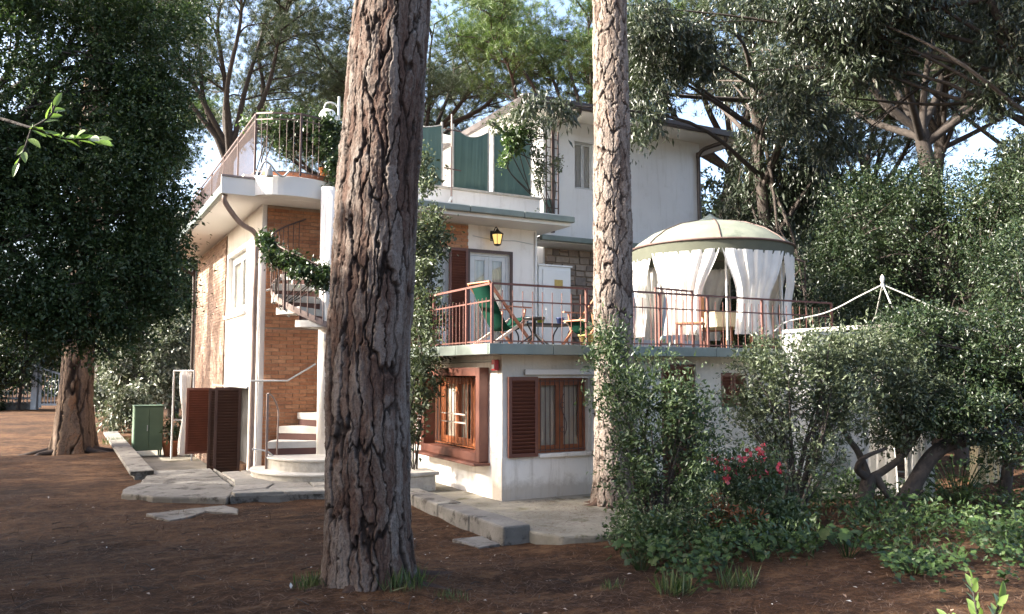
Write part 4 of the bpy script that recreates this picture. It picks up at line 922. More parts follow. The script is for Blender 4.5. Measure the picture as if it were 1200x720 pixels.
def bark_trunk(name, path, rad, nu, dz, ncol, cell_h, depth, mat, seed, parent, flare=None, terr=.7):
    """real plated bark: Worley cells on the trunk, fissures cut between plates"""
    path = np.array(path, float); Zs = path[:, 2]; H = Zs[-1] - Zs[0]; nv = int(H / dz) + 1
    z = np.linspace(Zs[0], Zs[-1], nv); cx = np.interp(z, Zs, path[:, 0]); cy = np.interp(z, Zs, path[:, 1]); rr_ = np.interp(z, Zs, rad)
    th = np.arange(nu) / nu; T, Zg = np.meshgrid(th, z); u = T * ncol; v = Zg / cell_h
    per = ncol
    u2 = u + .55 * (vnoise(u * 1.0, v * 3.2, seed + 1, per) - .5) + .26 * (vnoise(u * 3, v * 14, seed + 2, per * 3) - .5) + .12 * (vnoise(u * 7, v * 26, seed + 22, per * 7) - .5)
    v2 = v + .6 * (vnoise(u * 1.0, v * 1.3, seed + 3, per) - .5) + .22 * (vnoise(u * 4, v * 9, seed + 6, per * 4) - .5)
    def worley(u, v, per, s):
        iu = np.floor(u).astype(int); iv = np.floor(v).astype(int); f1 = np.full(u.shape, 9.); f2 = np.full(u.shape, 9.); cid = np.zeros(u.shape)
        for a in (-1, 0, 1):
            for b in (-1, 0, 1):
                ci, cj = iu + a, iv + b; jx = hash2(ci % per, cj, s); jy = hash2(ci % per, cj, s + 9); idr = hash2(ci % per, cj, s + 17)
                d = np.sqrt((ci + .15 + .7 * jx - u) ** 2 + (cj + .1 + .8 * jy - v) ** 2 * .42)
                m = d < f1; f2 = np.where(m, f1, np.minimum(f2, d)); cid = np.where(m, idr, cid); f1 = np.where(m, d, f1)
        return f1, f2, cid
    f1, f2, cid = worley(u2, v2, per, seed); e = f2 - f1
    g1, g2, gid = worley(u2 * 2 + 5, v2 * 2.6, per * 2, seed + 40); e2 = g2 - g1
    plate = sstep(.015, .10, e); crack = (1 - sstep(.03, .12, e)) * (.55 + .45 * vnoise(u * 2, v * 3, seed + 7, per * 2))
    fine = vnoise(u * 6, v * 10, seed + 8, per * 6) * .5 + vnoise(u * 15, v * 34, seed + 9, per * 15) * .5
    tn = vnoise(u2 * 1.0, v2 * 1.8, seed + 30, per) * .6 + vnoise(u2 * 3, v2 * 6, seed + 31, per * 3) * .28 + vnoise(u2 * 8, v2 * 18, seed + 32, per * 8) * .16
    lev = np.floor(tn * 7) / 7 + sstep(.86, 1, (tn * 7) % 1) / 7
    h = plate * (.55 + .35 * cid) - .2 + terr * (lev - .5) * plate + .24 * (fine - .5)
    lob = 1 + .05 * np.sin(2 * PI * T * 3 + seed + Zg * .5) + .03 * np.sin(2 * PI * T * 2 + Zg * .9)
    rad_ = rr_[:, None] * lob + depth * (h - .5)
    if flare:
        fz = np.exp(-(Zg - Zs[0]) / flare[1]); rad_ = rad_ + flare[0] * fz * (1 + .55 * np.sin(2 * PI * T * 5 + seed) + .25 * np.sin(2 * PI * T * 8))
    V = np.stack([cx[:, None] + rad_ * np.cos(2 * PI * T), cy[:, None] + rad_ * np.sin(2 * PI * T), Zg], -1).reshape(-1, 3)
    j = np.arange(nv - 1)[:, None] * nu; i = np.arange(nu)[None]; i2 = (i + 1) % nu
    F = np.stack([j + i, j + i2, j + nu + i2, j + nu + i], -1).reshape(-1, 4)
    pl = np.clip(.35 * cid + .75 * (lev - .5) + .3 + .25 * (gid - .5), 0, 1)
    crack = np.maximum(crack, .5 * sstep(.78, .95, (tn * 7) % 1) * (1 - sstep(.985, 1, (tn * 7) % 1)))
    me = np_mesh(name, V, F, mat, False, {'plate': pl.ravel(), 'crack': np.clip(crack, 0, 1).ravel()})
    return link(name, me, parent)

def needles_geo(rng, tips, out, per, L, w_, spread=.9):
    n = len(tips) * per; k = np.repeat(np.arange(len(tips)), per)
    d = out[k] + rng.normal(size=(n, 3)) * spread; d /= np.linalg.norm(d, axis=1, keepdims=True)
    s = np.cross(d, rng.normal(size=(n, 3))); s /= np.linalg.norm(s, axis=1, keepdims=True)
    b = tips[k] + rng.normal(size=(n, 3)) * .035; Ln = L * (.7 + .6 * rng.random(n))[:, None]
    V = np.stack([b - s * w_ * .5, b + s * w_ * .5, b + d * Ln], 1).reshape(-1, 3); return V, np.arange(n * 3).reshape(-1, 3)
def pine_parts(seed, H, fork, rad, lean=(0, 0), nl=9, ntuft=2600, per=22, needle='needle', tr=.28, limb_mat='limb', bark=True, trunk_mesh=None, flat=.32):
    """umbrella pine around the origin: returns (trunk mesh, [limb meshes], crown mesh)"""
    rng = np.random.default_rng(seed); rn = random.Random(seed)
    top = np.array([lean[0], lean[1], fork])
    tp = curve([(0, 0, -.2), (lean[0] * .25, lean[1] * .2, fork * .4), (lean[0] * .6, lean[1] * .6, fork * .75), tuple(top)], 8)
    trunk = MB().tube(tp, list(np.linspace(tr * 1.1, tr * .72, len(tp))), 14).mesh('trunk', M[limb_mat])
    limbs = []; ends = []
    for k in range(nl):
        a = 2 * PI * k / nl + rn.uniform(-.3, .3); rr_ = rad * rn.uniform(.5, 1.0) if k % 3 else rad * rn.uniform(.2, .45)
        st = top + np.array([0, 0, -rn.uniform(0, fork * .12)]); en = np.array([lean[0] + rr_ * math.cos(a), lean[1] + rr_ * math.sin(a), H - rad * .3 * (rr_ / rad) ** 2 - rn.uniform(.2, .9)])
        mid = st * .5 + en * .5 + np.array([rn.uniform(-.5, .5), rn.uniform(-.5, .5), -rad * .10]); mid2 = st * .2 + en * .8 + np.array([rn.uniform(-.4, .4), rn.uniform(-.4, .4), -rad * .03])
        pth = curve([st, mid, mid2, en], 6); mb = MB(); m = len(pth)
        mb.tube(pth, list(np.linspace(tr * .42, tr * .1, m)), 7)
        for q in range(9):
            i = rn.randrange(int(m * .3), m); b0 = np.array(pth[i]); aa = a + rn.uniform(-1.3, 1.3); ln = rad * rn.uniform(.18, .45)
            b1 = b0 + np.array([math.cos(aa) * ln, math.sin(aa) * ln, rn.uniform(.1, .5) * ln + .15])
            sp = limb_path(b0, b1, .15, 4, rn); mb.tube(sp, list(np.linspace(tr * .14, tr * .04, len(sp))), 5, False); ends.append(b1); ends.append((b0 + b1) / 2 + np.array([0, 0, .2]))
            for q2 in range(3):
                c1 = b1 + np.array([rn.uniform(-1, 1), rn.uniform(-1, 1), rn.uniform(.0, .7)]) * rad * .16; s0 = np.array(sp[rn.randrange(3, len(sp))])
                mb.tube([s0, (s0 + c1) / 2 + np.array([0, 0, -.05]), c1], [tr * .06, tr * .04, tr * .02], 4, False); ends.append(c1)
        limbs.append(mb.mesh('limb', M[limb_mat])); ends.append(en)
    E = np.array(ends); k = rng.integers(0, len(E), ntuft)
    tips = E[k] + rng.normal(size=(ntuft, 3)) * np.array([rad * .085, rad * .085, rad * .05]) + np.array([0, 0, .12])
    out = rng.normal(size=(ntuft, 3)) * .35 + np.array([0, 0, .6]); V, F = needles_geo(rng, tips, out, per, .24, .017)
    return trunk, limbs, np_mesh('crown', V, F, M[needle])
def place_tree(parts, name, label, cat, loc, rz=0, sc_=1, group=None):
    t = thing(name, label, cat, loc, rz, group); t.scale = (sc_,) * 3
    if parts[0]: link('trunk', parts[0], t)
    for l in parts[1]: link('limb', l, t)
    link('crown', parts[2], t); return t
def oak_parts(seed, blobs, nclu, per, spread, L, wr, leaf, trunk_path, tr, bark='dark_limb', nlimb=24, droop=.25, shell=.45, zmin=None, up=.5):
    rng = np.random.default_rng(seed); rn = random.Random(seed)
    cm, cc = foliage(rng, blobs, nclu, per, spread, L, wr, M[leaf], droop=droop, shell=shell, zmin=zmin, up=up)
    tp = curve(trunk_path, 8); trunk = MB().tube(tp, list(np.linspace(tr, tr * .45, len(tp))), 12).mesh('trunk', M[bark]); limbs = []; mb = MB()
    for k in range(nlimb):
        i = rn.randrange(int(len(tp) * .45), len(tp)); e = cc[rn.randrange(len(cc))]; sp = limb_path(tp[i], e, .12, 5, rn)
        mb.tube(sp, list(np.linspace(tr * .32, tr * .04, len(sp))), 6, False)
        for _ in range(3):
            c = cc[np.argmin(np.linalg.norm(cc - np.array(sp[-3]) + np.array([rn.uniform(-.6, .6), rn.uniform(-.6, .6), rn.uniform(-.5, .5)]), axis=1))]
            s0 = np.array(sp[rn.randrange(4, len(sp))]); mb.tube(limb_path(s0, c, .1, 3, rn), [tr * .07] * 6 + [tr * .02], 4, False)
    return trunk, [mb.mesh('limb', M[bark])], cm

# ------------------------------------------------------------------ the three plated pine trunks
def near_pine(name, label, base, path, rad, nu, dz, ncol, cell, depth, mat, seed, flare, crown_parts, crown_off):
    t = thing(name, label, 'pine tree', base)
    bark_trunk('trunk', path, rad, nu, dz, ncol, cell, depth, mat, seed, t, flare)
    rn_ = random.Random(seed); r0 = rad[1]
    for q_ in range(6):
        a_ = q_ * PI / 3 + rn_.uniform(-.35, .35); L_ = r0 * rn_.uniform(1.5, 2.3)
        pr = [(math.cos(a_ + w_) * d_, math.sin(a_ + w_) * d_, z_) for d_, z_, w_ in ((r0 * .7, .13, 0), (r0 * 1.12, .035, .05), (r0 * 1.12 + L_ * .4, -.02, rn_.uniform(-.2, .2)), (r0 * 1.12 + L_, -.12, rn_.uniform(-.3, .3)))]
        MB().tube(curve(pr, 6), list(np.linspace(r0 * .24, r0 * .06, 19)), 9).build('root', mat, t)
    for l in crown_parts[1]: link('limb', l, t, loc=crown_off)
    link('crown', crown_parts[2], t, loc=crown_off); return t
big = pine_parts(21, 3.6, 0.0, 4.6, nl=9, ntuft=2400, tr=.36)
b1 = np.array([2.47, 7.05]); r2 = RGT
def leanpath(z, off): return [(RGT[0] * o_, RGT[1] * o_, z_) for z_, o_ in zip(z, off)]
near_pine('pine_tree', 'huge leaning pine trunk with plated bark in the foreground', (b1[0], b1[1], 0), leanpath([-.25, 0, .8, 2, 3.6, 5.4, 8, 11.5], [-.01, -.01, -.04, -.06, .0, .10, .34, .75]),
          [.40, .40, .368, .366, .366, .362, .33, .27], 400, .0105, 21, .66, .052, M['bark'], 5, (.10, .28), big, (.8 * RGT[0], .8 * RGT[1], 11.4))
x, y = P(718, 11.7)
near_pine('pine_tree', 'straight pale pine trunk in front of the balcony', (x, y, 0), leanpath([-.25, 0, 1.5, 4, 8, 12.5], [.0, 0, .0, .0, .01, .05]), [.30, .30, .275, .272, .255, .2],
          250, .014, 15, .34, .042, M['bark_pale'], 8, (.07, .3), big, (0, 0, 12.4))
x, y = P(90, 19.9)
near_pine('pine_tree', 'thick pine trunk with orange and grey plates below the dark oak', (x, y, 0), leanpath([-.25, 0, 1.2, 3, 6, 11], [0, 0, .01, .06, .15, .3]), [.46, .46, .37, .35, .32, .25],
          190, .022, 9, 1.6, .075, M['bark_left'], 13, (.14, .5), big, (.3 * RGT[0], .3 * RGT[1], 10.9))

# ------------------------------------------------------------------ trees and shrubs
def B(px, py, D, rx, rz_, ry, wt=None, o=(0, 0)):
    x, y = P(px, D); b = (x - o[0], y - o[1], Z(py, D), rx * D / FPX, ry, rz_ * D / FPX); return b + ((wt,) if wt else ())
def tree_at(px, D, name, label, cat, seed, blobs, nclu, per, spread, L, wr, leaf, path, tr, **k):
    x, y = P(px, D); g = k.pop('group', None)
    bl = [B(*b, o=(x, y)) for b in blobs]
    return place_tree(oak_parts(seed, bl, nclu, per, spread, L, wr, leaf, path, tr, **k), name, label, cat, (x, y, zg(x, y) if D < 25 else 0), group=g)
tree_at(-160, 9.0, 'holm_oak', 'dense dark evergreen oak filling the upper left of the view', 'oak tree', 31,
        [(40, 110, 9.2, 140, 150, .75), (155, 50, 9.4, 75, 75, .55), (60, 285, 9.0, 130, 110, .7), (178, 230, 9.3, 38, 110, .5), (90, 375, 8.9, 85, 48, .45), (-120, 200, 8.6, 160, 230, 1.1), (40, -30, 9.2, 190, 60, .75), (190, 330, 9.3, 28, 50, .4), (170, 130, 9.3, 45, 60, .45), (95, 330, 8.9, 80, 70, .5), (90, 200, 8.9, 90, 90, .5)],
        5600, 40, .10, .042, .5, 'oak_leaf', [(0, 0, -.2), (.15, .05, 1.5), (.5, .1, 3), (.9, .2, 5)], .2, nlimb=46, shell=.3)
tree_at(905, 19.8, 'bay_tree', 'tall dark bay tree with drooping leaves behind the gazebo', 'tree', 32,
        [(898, 250, 20.5, 50, 60, 1.1), (912, 170, 20.2, 50, 50, 1.2), (868, 85, 25, 50, 38, 1.2), (930, 90, 18.8, 45, 50, 1.0), (955, 200, 19.8, 42, 60, 1.0), (955, 300, 20, 42, 85, 1.0), (795, 50, 17.6, 70, 38, .8), (765, 110, 16.8, 26, 50, .4), (790, 140, 15.2, 22, 16, .2), (755, 150, 15, 10, 22, .15), (640, 120, 15.2, 36, 8, .3), (960, 390, 19.5, 50, 40, 1)],
        1900, 28, .17, .13, .26, 'bay_leaf', [(0, 0, -.2), (.1, 0, 3), (-.1, .1, 6), (-.3, .1, 9)], .22, nlimb=36, droop=.8, shell=.3)
tree_at(1290, 16, 'holm_oak', 'dark oak crown with hanging leaf sprays across the top right', 'oak tree', 33,
        [(1000, 10, 16.2, 90, 45, 1.2), (1110, -20, 16, 120, 50, 1.4), (900, -5, 16.6, 70, 40, .9), (935, 110, 17, 26, 50, .5), (1210, 30, 15.6, 70, 60, 1.2), (1010, 75, 16.2, 40, 25, .5), (1180, 110, 15.6, 30, 30, .5), (1240, 200, 15.5, 60, 60, 1), (770, 25, 16.5, 50, 34, .6), (835, 55, 17.2, 55, 40, .8), (1050, 55, 16.6, 60, 36, .7), (985, 150, 18, 34, 40, .7)],
        2000, 30, .16, .12, .28, 'bay_leaf', [(0, 0, -.2), (-.1, .1, 4), (-.8, .2, 7), (-2.2, .6, 9.2)], .18, nlimb=12, droop=.7, shell=.3)
tree_at(1120, 16.5, 'green_bush', 'large fine-leaved green bush rising behind the white pavilion', 'bush', 34,
        [(1030, 265, 16.8, 75, 75, 1.2), (1110, 290, 16.6, 85, 90, 1.3), (995, 330, 16.6, 50, 60, .9), (1190, 250, 15.2, 80, 70, 1.2), (1090, 230, 17, 60, 40, 1), (1060, 380, 16.8, 110, 70, 1), (1200, 360, 15, 70, 90, 1)],
        2300, 32, .16, .065, .42, 'bush_leaf', [(0, 0, -.2), (.1, 0, 1.5), (0, .1, 3), (.1, .2, 5)], .14, nlimb=46, shell=.35)
tree_at(1165, 11.6, 'green_bush', 'shaded dark green bush over the leaning branch at the right edge', 'bush', 35,
        [(1085, 425, 11.6, 85, 52, .7), (1080, 385, 12, 60, 22, .5), (1180, 420, 11.6, 70, 65, .8), (1130, 470, 11.4, 60, 40, .6), (1190, 330, 12.2, 55, 60, .7), (1225, 480, 11.5, 50, 60, .6), (1105, 490, 10.8, 45, 26, .35), (1150, 480, 10.8, 45, 30, .35), (1060, 500, 11.2, 36, 26, .3), (1175, 530, 10.7, 40, 20, .3)],
        2100, 30, .11, .05, .45, 'bush_leaf', [(0, 0, -.1), (.2, 0, .7), (.1, .1, 1.4), (.2, .1, 2.2)], .09, nlimb=34, shell=.35)
# leaning trunk of that bush and the small twisted tree
def P3(px, py, D): x, y = P(px, D); return (x, y, Z(py, D))
t = thing('leaning_tree', 'thick dark trunk leaning right over the ivy, nearly horizontal', 'tree', P3(1035, 600, 10.9))
o_ = np.array(P3(1035, 600, 10.9))
q = [np.array(P3(*a)) - o_ for a in ((1030, 612, 10.9), (1060, 572, 10.9), (1085, 535, 10.95), (1112, 518, 11.0), (1160, 512, 11.0), (1215, 502, 11.0), (1300, 470, 11.1))]
MB().tube(curve(q, 8), list(np.linspace(.11, .07, 8 * 6 + 1)), 12).build('trunk', M['dark_limb'], t)
for a in (((1112, 518, 11), (1090, 490, 11.2), (1060, 450, 11.4)), ((1160, 512, 11), (1150, 470, 11.2), (1165, 420, 11.4)), ((1100, 525, 11), (1130, 480, 11.2), (1128, 430, 11.4))):
    MB().tube(curve([np.array(P3(*b_)) - o_ for b_ in a], 6), list(np.linspace(.04, .015, 13)), 7).build('limb', M['dark_limb'], t)
tw = thing('twisted_tree', 'small twisted tree with dark forked trunk before the cream drapes', 'tree', P3(1005, 598, 11))
o_ = np.array(P3(1005, 598, 11)); T_ = lambda *a: [np.array(P3(*b_)) - o_ for b_ in a]
MB().tube(curve(T_((1003, 606, 11), (1006, 585, 11), (1012, 562, 11), (1010, 556, 11)), 6), list(np.linspace(.12, .085, 19)), 10).build('trunk', M['dark_limb'], tw)
for k, a in enumerate((T_((1010, 560, 11), (1030, 550, 11), (1052, 532, 10.9), (1058, 505, 10.9), (1050, 470, 10.9), (1064, 430, 11)), T_((1010, 558, 11), (1000, 548, 10.9), (1008, 535, 10.8), (1035, 524, 10.8)), T_((1012, 560, 11), (1002, 530, 11.1), (985, 500, 11.1), (990, 450, 11.1)),
                       T_((1020, 555, 11), (1032, 575, 10.9), (1050, 590, 10.9), (1075, 572, 10.8)), T_((1052, 532, 10.9), (1075, 500, 11), (1085, 470, 11)))):
    MB().tube(curve(a, 6), list(np.linspace(.06, .018, 6 * (len(a) - 1) + 1)), 8).build('limb', M['dark_limb'], tw)
x, y = P(1005, 11); cm, _ = foliage(np.random.default_rng(36), [(b[0] - o_[0], b[1] - o_[1], b[2] - o_[2]) + b[3:] for b in (B(1000, 450, 11.1, 50, 50, .5), B(1060, 455, 11, 55, 40, .5), B(1020, 410, 11.2, 60, 25, .5), B(960, 520, 11, 30, 25, .3), B(1040, 500, 11, 40, 30, .4))], 480, 30, .10, .05, .42, M['grey_leaf'], shell=.3)
link('crown', cm, tw)
def stem_shrub(name, label, cat, px, py, D, stems, blobs, nclu, per, spread, L, wr, leaf, seed, tr=.02, extra=None, up=.4, droop=-.2):
    base = np.array(P3(px, py, D)); t = thing(name, label, cat, tuple(base)); rng = np.random.default_rng(seed); rn = random.Random(seed)
    bl = []
    for b in blobs:
        c = B(*b); bl.append((c[0] - base[0], c[1] - base[1], c[2] - base[2]) + c[3:])
    cm, cc = foliage(rng, bl, nclu, per, spread, L, wr, M[leaf], droop=droop, shell=.15, up=up); mb = MB()
    for k in range(stems):
        e = cc[rn.randrange(len(cc))]; sp = limb_path((rn.uniform(-.08, .08), rn.uniform(-.08, .08), -.05), e, .08, 6, rn); mb.tube(sp, list(np.linspace(tr, tr * .25, len(sp))), 6, False)
        for _ in range(3):
            s0 = np.array(sp[rn.randrange(5, len(sp))]); c = cc[np.argmin(np.linalg.norm(cc - s0 - np.array([rn.uniform(-.25, .25), rn.uniform(-.25, .25), .15]), axis=1))]; mb.tube([s0, c], [tr * .3, tr * .12], 4, False)
    mb.build('stems', M['dark_limb'], t); link('foliage', cm, t)
    if extra: extra(t, cc, rng)
    return t
stem_shrub('shrub', 'upright glossy small-leaved shrub in front of the pale pine trunk', 'shrub', 768, 640, 8.9, 26,
           [(712, 405, 9.3, 26, 38, .25), (728, 460, 9.1, 40, 50, .35), (775, 470, 8.9, 38, 60, .4), (808, 510, 8.8, 36, 65, .4), (745, 540, 8.8, 42, 60, .4), (790, 580, 8.7, 48, 50, .45), (755, 615, 8.6, 45, 32, .4)],
           900, 17, .085, .05, .42, 'shrub_leaf', 41, .022)
stem_shrub('shrub', 'airy grey green sunlit shrub before the white house wall', 'shrub', 925, 590, 10.2, 24,
           [(915, 440, 10.2, 50, 48, .5), (880, 425, 10.3, 30, 26, .3), (960, 415, 10.4, 45, 32, .4), (975, 470, 10.3, 40, 45, .45), (890, 500, 10.2, 38, 42, .4), (935, 535, 10.1, 50, 38, .45), (865, 470, 10.3, 24, 30, .3), (985, 400, 10.6, 40, 18, .35), (1000, 430, 10.5, 40, 36, .4)],
           1050, 17, .095, .05, .42, 'grey_leaf', 42, .024)
def red(t, cc, rng):
    k = rng.integers(0, len(cc), 80); tip = cc[k] - np.array([.4814, .8765, 0]) * .12 + np.array([0, 0, .06]); m = tip[:, 2] > np.percentile(cc[:, 2], 78); tip = tip[m]; pos = np.repeat(tip, 6, 0) + rng.normal(size=(len(tip) * 6, 3)) * .02
    V, F = leaf_geo(rng, pos, rng.normal(size=pos.shape), .055, .9, .2); o = link('flowers', np_mesh('flowers', V, F, M['flower_red']), t); o['kind'] = 'stuff'
stem_shrub('flowering_shrub', 'low shrub with red flowers between the two taller shrubs', 'shrub', 862, 625, 9.4, 16, [(850, 565, 9.4, 38, 40, .35), (880, 560, 9.5, 34, 34, .35), (850, 605, 9.3, 50, 25, .4), (900, 600, 9.4, 45, 25, .4)], 380, 17, .08, .055, .45, 'shrub_leaf', 43, .016, red)
stem_shrub('dry_shrub', 'russet dried shrub at the foot of the flowering shrub', 'shrub', 838, 630, 9.1, 8, [(838, 600, 9.1, 20, 22, .2), (868, 612, 9.1, 20, 16, .2)], 70, 12, .06, .06, .4, 'dry_leaf', 44, .01)
# climbers
def climber(name, label, base, blobs, nclu, per, spread, L, wr, leaf, seed, cat='climber', stems=6, stem_from=None):
    t = thing(name, label, cat, base); rng = np.random.default_rng(seed); rn = random.Random(seed); bl = []
    for b in blobs:
        c = B(*b); bl.append((c[0] - base[0], c[1] - base[1], c[2] - base[2]) + c[3:])
    cm, cc = foliage(rng, bl, nclu, per, spread, L, wr, M[leaf], shell=.2, up=.35); mb = MB(); order = cc[np.argsort(cc[:, 2])]
    for k in range(stems):
        ids = sorted(rn.sample(range(len(order)), 5)); pts = [(rn.uniform(-.05, .05), rn.uniform(-.05, .05), 0)] + [tuple(order[i] * .85) for i in ids]
        mb.tube(curve(pts, 4), .011, 5, False)
    mb.build('stems', M['limb'], t); link('foliage', cm, t); return t
climber('ivy_column', 'tall leafy climber up the house corner beside the big pine', P3(487, 562, 13.2), [(497, 200, 14.8, 14, 35, .3), (505, 275, 14.2, 16, 45, .35), (500, 350, 13.6, 22, 50, .4), (493, 420, 13.3, 24, 50, .4), (484, 490, 13.2, 17, 45, .3), (480, 300, 14, 20, 60, .3)], 520, 24, .10, .07, .5, 'grey_leaf', 51)
climber('terrace_vine', 'dark leafy vine hanging over the roof terrace railing', (4.3, 14.95, SO + .2), [(350, 142, 15.2, 32, 12, .35), (375, 150, 15.1, 26, 18, .35), (385, 180, 15.0, 16, 26, .3), (345, 165, 15.2, 26, 16, .25), (395, 200, 14.9, 12, 18, .25), (320, 148, 15.2, 14, 10, .25)], 560, 22, .075, .065, .5, 'vine_leaf', 52)
climber('terrace_vine', 'bright young vine shoots at the corner of the roof terrace railing', (2.95, 15.1, SO + .4), [(316, 131, 15.2, 16, 6, .3), (330, 136, 15.2, 12, 6, .25), (308, 140, 15.3, 6, 16, .2), (290, 138, 15.5, 16, 6, .2)], 46, 12, .06, .07, .5, 'bright_leaf', 53, stems=3)
climber('stair_vine', 'vine garland along the upper flight of the spiral stair', (SX - .95, SY - .3, 3.0), [(322, 300, 14.1, 14, 12, .15), (340, 308, 13.9, 16, 12, .15), (360, 316, 13.8, 16, 12, .15), (376, 325, 13.8, 10, 16, .15), (310, 285, 14.2, 8, 12, .12)], 270, 18, .06, .06, .5, 'vine_leaf', 54, stems=4)
climber('stair_vine', 'pale green vine tip climbing at the left end of the stair garland', (SX - 1.0, SY - .1, 3.1), [(308, 282, 14.2, 8, 14, .1), (318, 293, 14.2, 10, 8, .1)], 26, 14, .05, .06, .5, 'bright_leaf', 55, stems=2)
climber('screen_vine', 'bright green vine spilling over the top of the right green screen', (9.1, 15.65, 5.9), [(598, 160, 16.5, 18, 20, .2), (612, 150, 16.5, 16, 10, .2), (590, 188, 16.4, 8, 12, .15)], 110, 16, .07, .075, .5, 'bright_leaf', 56, stems=4)
climber('trellis_vine', 'sparse grey green climber on the trellis beside the dark downpipe', (9.6, 15.55, SO + .3), [(632, 175, 16.7, 10, 30, .12), (634, 215, 16.7, 9, 30, .12), (640, 140, 16.6, 12, 12, .15), (650, 190, 16.7, 10, 14, .1), (604, 130, 16.4, 26, 13, .25), (580, 142, 16.4, 14, 8, .2), (625, 140, 16.4, 16, 16, .2)], 230, 14, .06, .06, .4, 'grey_leaf', 57, stems=4)
# left: pale shrub and hedge
tree_at(160, 28.5, 'variegated_shrub', 'pale sunlit variegated shrub beyond the left pine', 'shrub', 61, [(150, 420, 28.6, 36, 40, 1.0), (185, 440, 28.4, 28, 30, .8), (130, 455, 28.2, 22, 25, .7), (200, 400, 29, 22, 36, .8), (148, 478, 26.4, 24, 26, .5)], 760, 26, .22, .14, .45, 'variegated', [(0, 0, 0), (.1, 0, 1), (.2, 0, 2)], .08, shell=.4)
tree_at(25, 41.5, 'hedge_shrub', 'green shrub hanging over the fence at the far left', 'shrub', 62, [(15, 420, 41.5, 45, 38, 1.5), (-20, 440, 41, 40, 40, 1.4), (60, 400, 44.5, 40, 26, 1.5)], 700, 24, .32, .2, .45, 'bush_leaf', [(0, 0, 0), (.1, 0, 1.2), (.2, 0, 2.4)], .1, shell=.4)
# generic background broadleaf and pines, shared meshes
bgo = oak_parts(71, [(0, 0, 5.2, 2.6, 2.6, 2.4), (1.4, .5, 3.8, 1.9, 1.8, 1.7), (-1.5, -.4, 3.6, 1.8, 1.9, 1.6), (.2, -1.4, 4.4, 1.8, 1.6, 1.7), (.3, .2, 7.0, 1.8, 1.8, 1.3), (-.4, .3, 1.9, 2.0, 2.0, 1.4)], 2000, 24, .24, .17, .45, 'bush_leaf', [(0, 0, -.2), (.1, 0, 2), (.1, .1, 4.5), (.2, .2, 6.5)], .22, 'limb', 30, shell=.4)
bgs = oak_parts(72, [(0, 0, 5.2, 2.6, 2.6, 2.4), (1.4, .5, 3.8, 1.9, 1.8, 1.7), (-1.5, -.4, 3.6, 1.8, 1.9, 1.6), (.3, .2, 7.0, 1.8, 1.8, 1.3)], 560, 24, .22, .17, .45, 'bush_leaf', [(0, 0, -.2), (.1, 0, 2), (.1, .1, 4.5), (.2, .2, 6.5)], .2, 'limb', 30, shell=.3)
pa = pine_parts(81, 17.2, 11.0, 5.2, (1.0, -.3), nl=10, ntuft=4600, per=26, tr=.3)
pb = pine_parts(82, 16.4, 11.8, 5.4, (-.5, .6), nl=11, ntuft=4600, per=26, tr=.26)
pc = pine_parts(83, 15.8, 10.2, 4.6, (.3, .3), nl=10, ntuft=5200, per=26, tr=.26, needle='needle_bright')
pd = pine_parts(84, 15.0, 9.4, 5.2, (-.9, .4), nl=9, ntuft=3600, per=26, tr=.3)
for parts, px_, D, rz, s, lab in (
        (pa, 232, 31, .4, 1.0, 'forked umbrella pine rising left behind the brick wing'),
        (pb, 507, 36, 1.2, 1.06, 'umbrella pine with pinkish trunk behind the big foreground pine'),
        (pc, 690, 31, 2.2, 1.0, 'bright green umbrella pine above the roof of the taller house'),
        (pd, 1120, 25, .2, 1.0, 'spreading pine with forked leaning trunk behind the green bush'),
        (pb, 1088, 29, 2.9, .92, 'second pine standing just behind the spreading forked pine'),
        (pa, 1030, 37, 4.0, .9, 'distant pine seen between the bay tree and the green bush'),
        (pb, 395, 44, 5.0, 1.05, 'pine far behind the roof terrace vine'),
        (pc, 120, 40, 1.0, 1.0, 'tall pine far off behind the dark oak on the left'),
        (pa, 1240, 30, 5.2, 1.0, 'pine at the far right edge behind the bush'),
        (pd, 835, 33, 3.3, 1.15, 'tall thin-crowned pine behind the right end of the taller house'),
        (pa, 538, 58, 2.6, 1.1, 'farthest pine, small in the gap of sky over the shade sail')):
    x, y = P(px_, D); place_tree(parts, 'pine_tree', lab, 'pine tree', (x, y, 0), rz, s, 'pines behind the house')
for px_, D, rz, s, lab in ((205, 35, .5, 1.1, 'leafy tree behind the far corner of the brick wing'), (120, 46, 2.0, 1.2, 'broad leafy tree behind the grey gate'), (-30, 52, 3.0, 1.2, 'leafy tree behind the fence at the far left'),
                           (1000, 30, 1.2, 1.15, 'leafy tree showing between the bay tree and the pavilion'), (930, 27, .9, 1.0, 'leafy tree close behind the bay tree and the gazebo'), (845, 42, 3.7, 1.3, 'leafy tree far behind the right end of the taller house'), (880, 34, 2.6, 1.25, 'leafy tree seen just right of the taller house'), (1250, 24, 4.1, 1.1, 'leafy tree beyond the right edge bush'), (1130, 34, 5.0, 1.0, 'low leafy tree below the forked pine')):
    x, y = P(px_, D); place_tree(bgo, 'broadleaf_tree', lab, 'tree', (x, y, 0), rz, s, 'broadleaf trees around the garden')
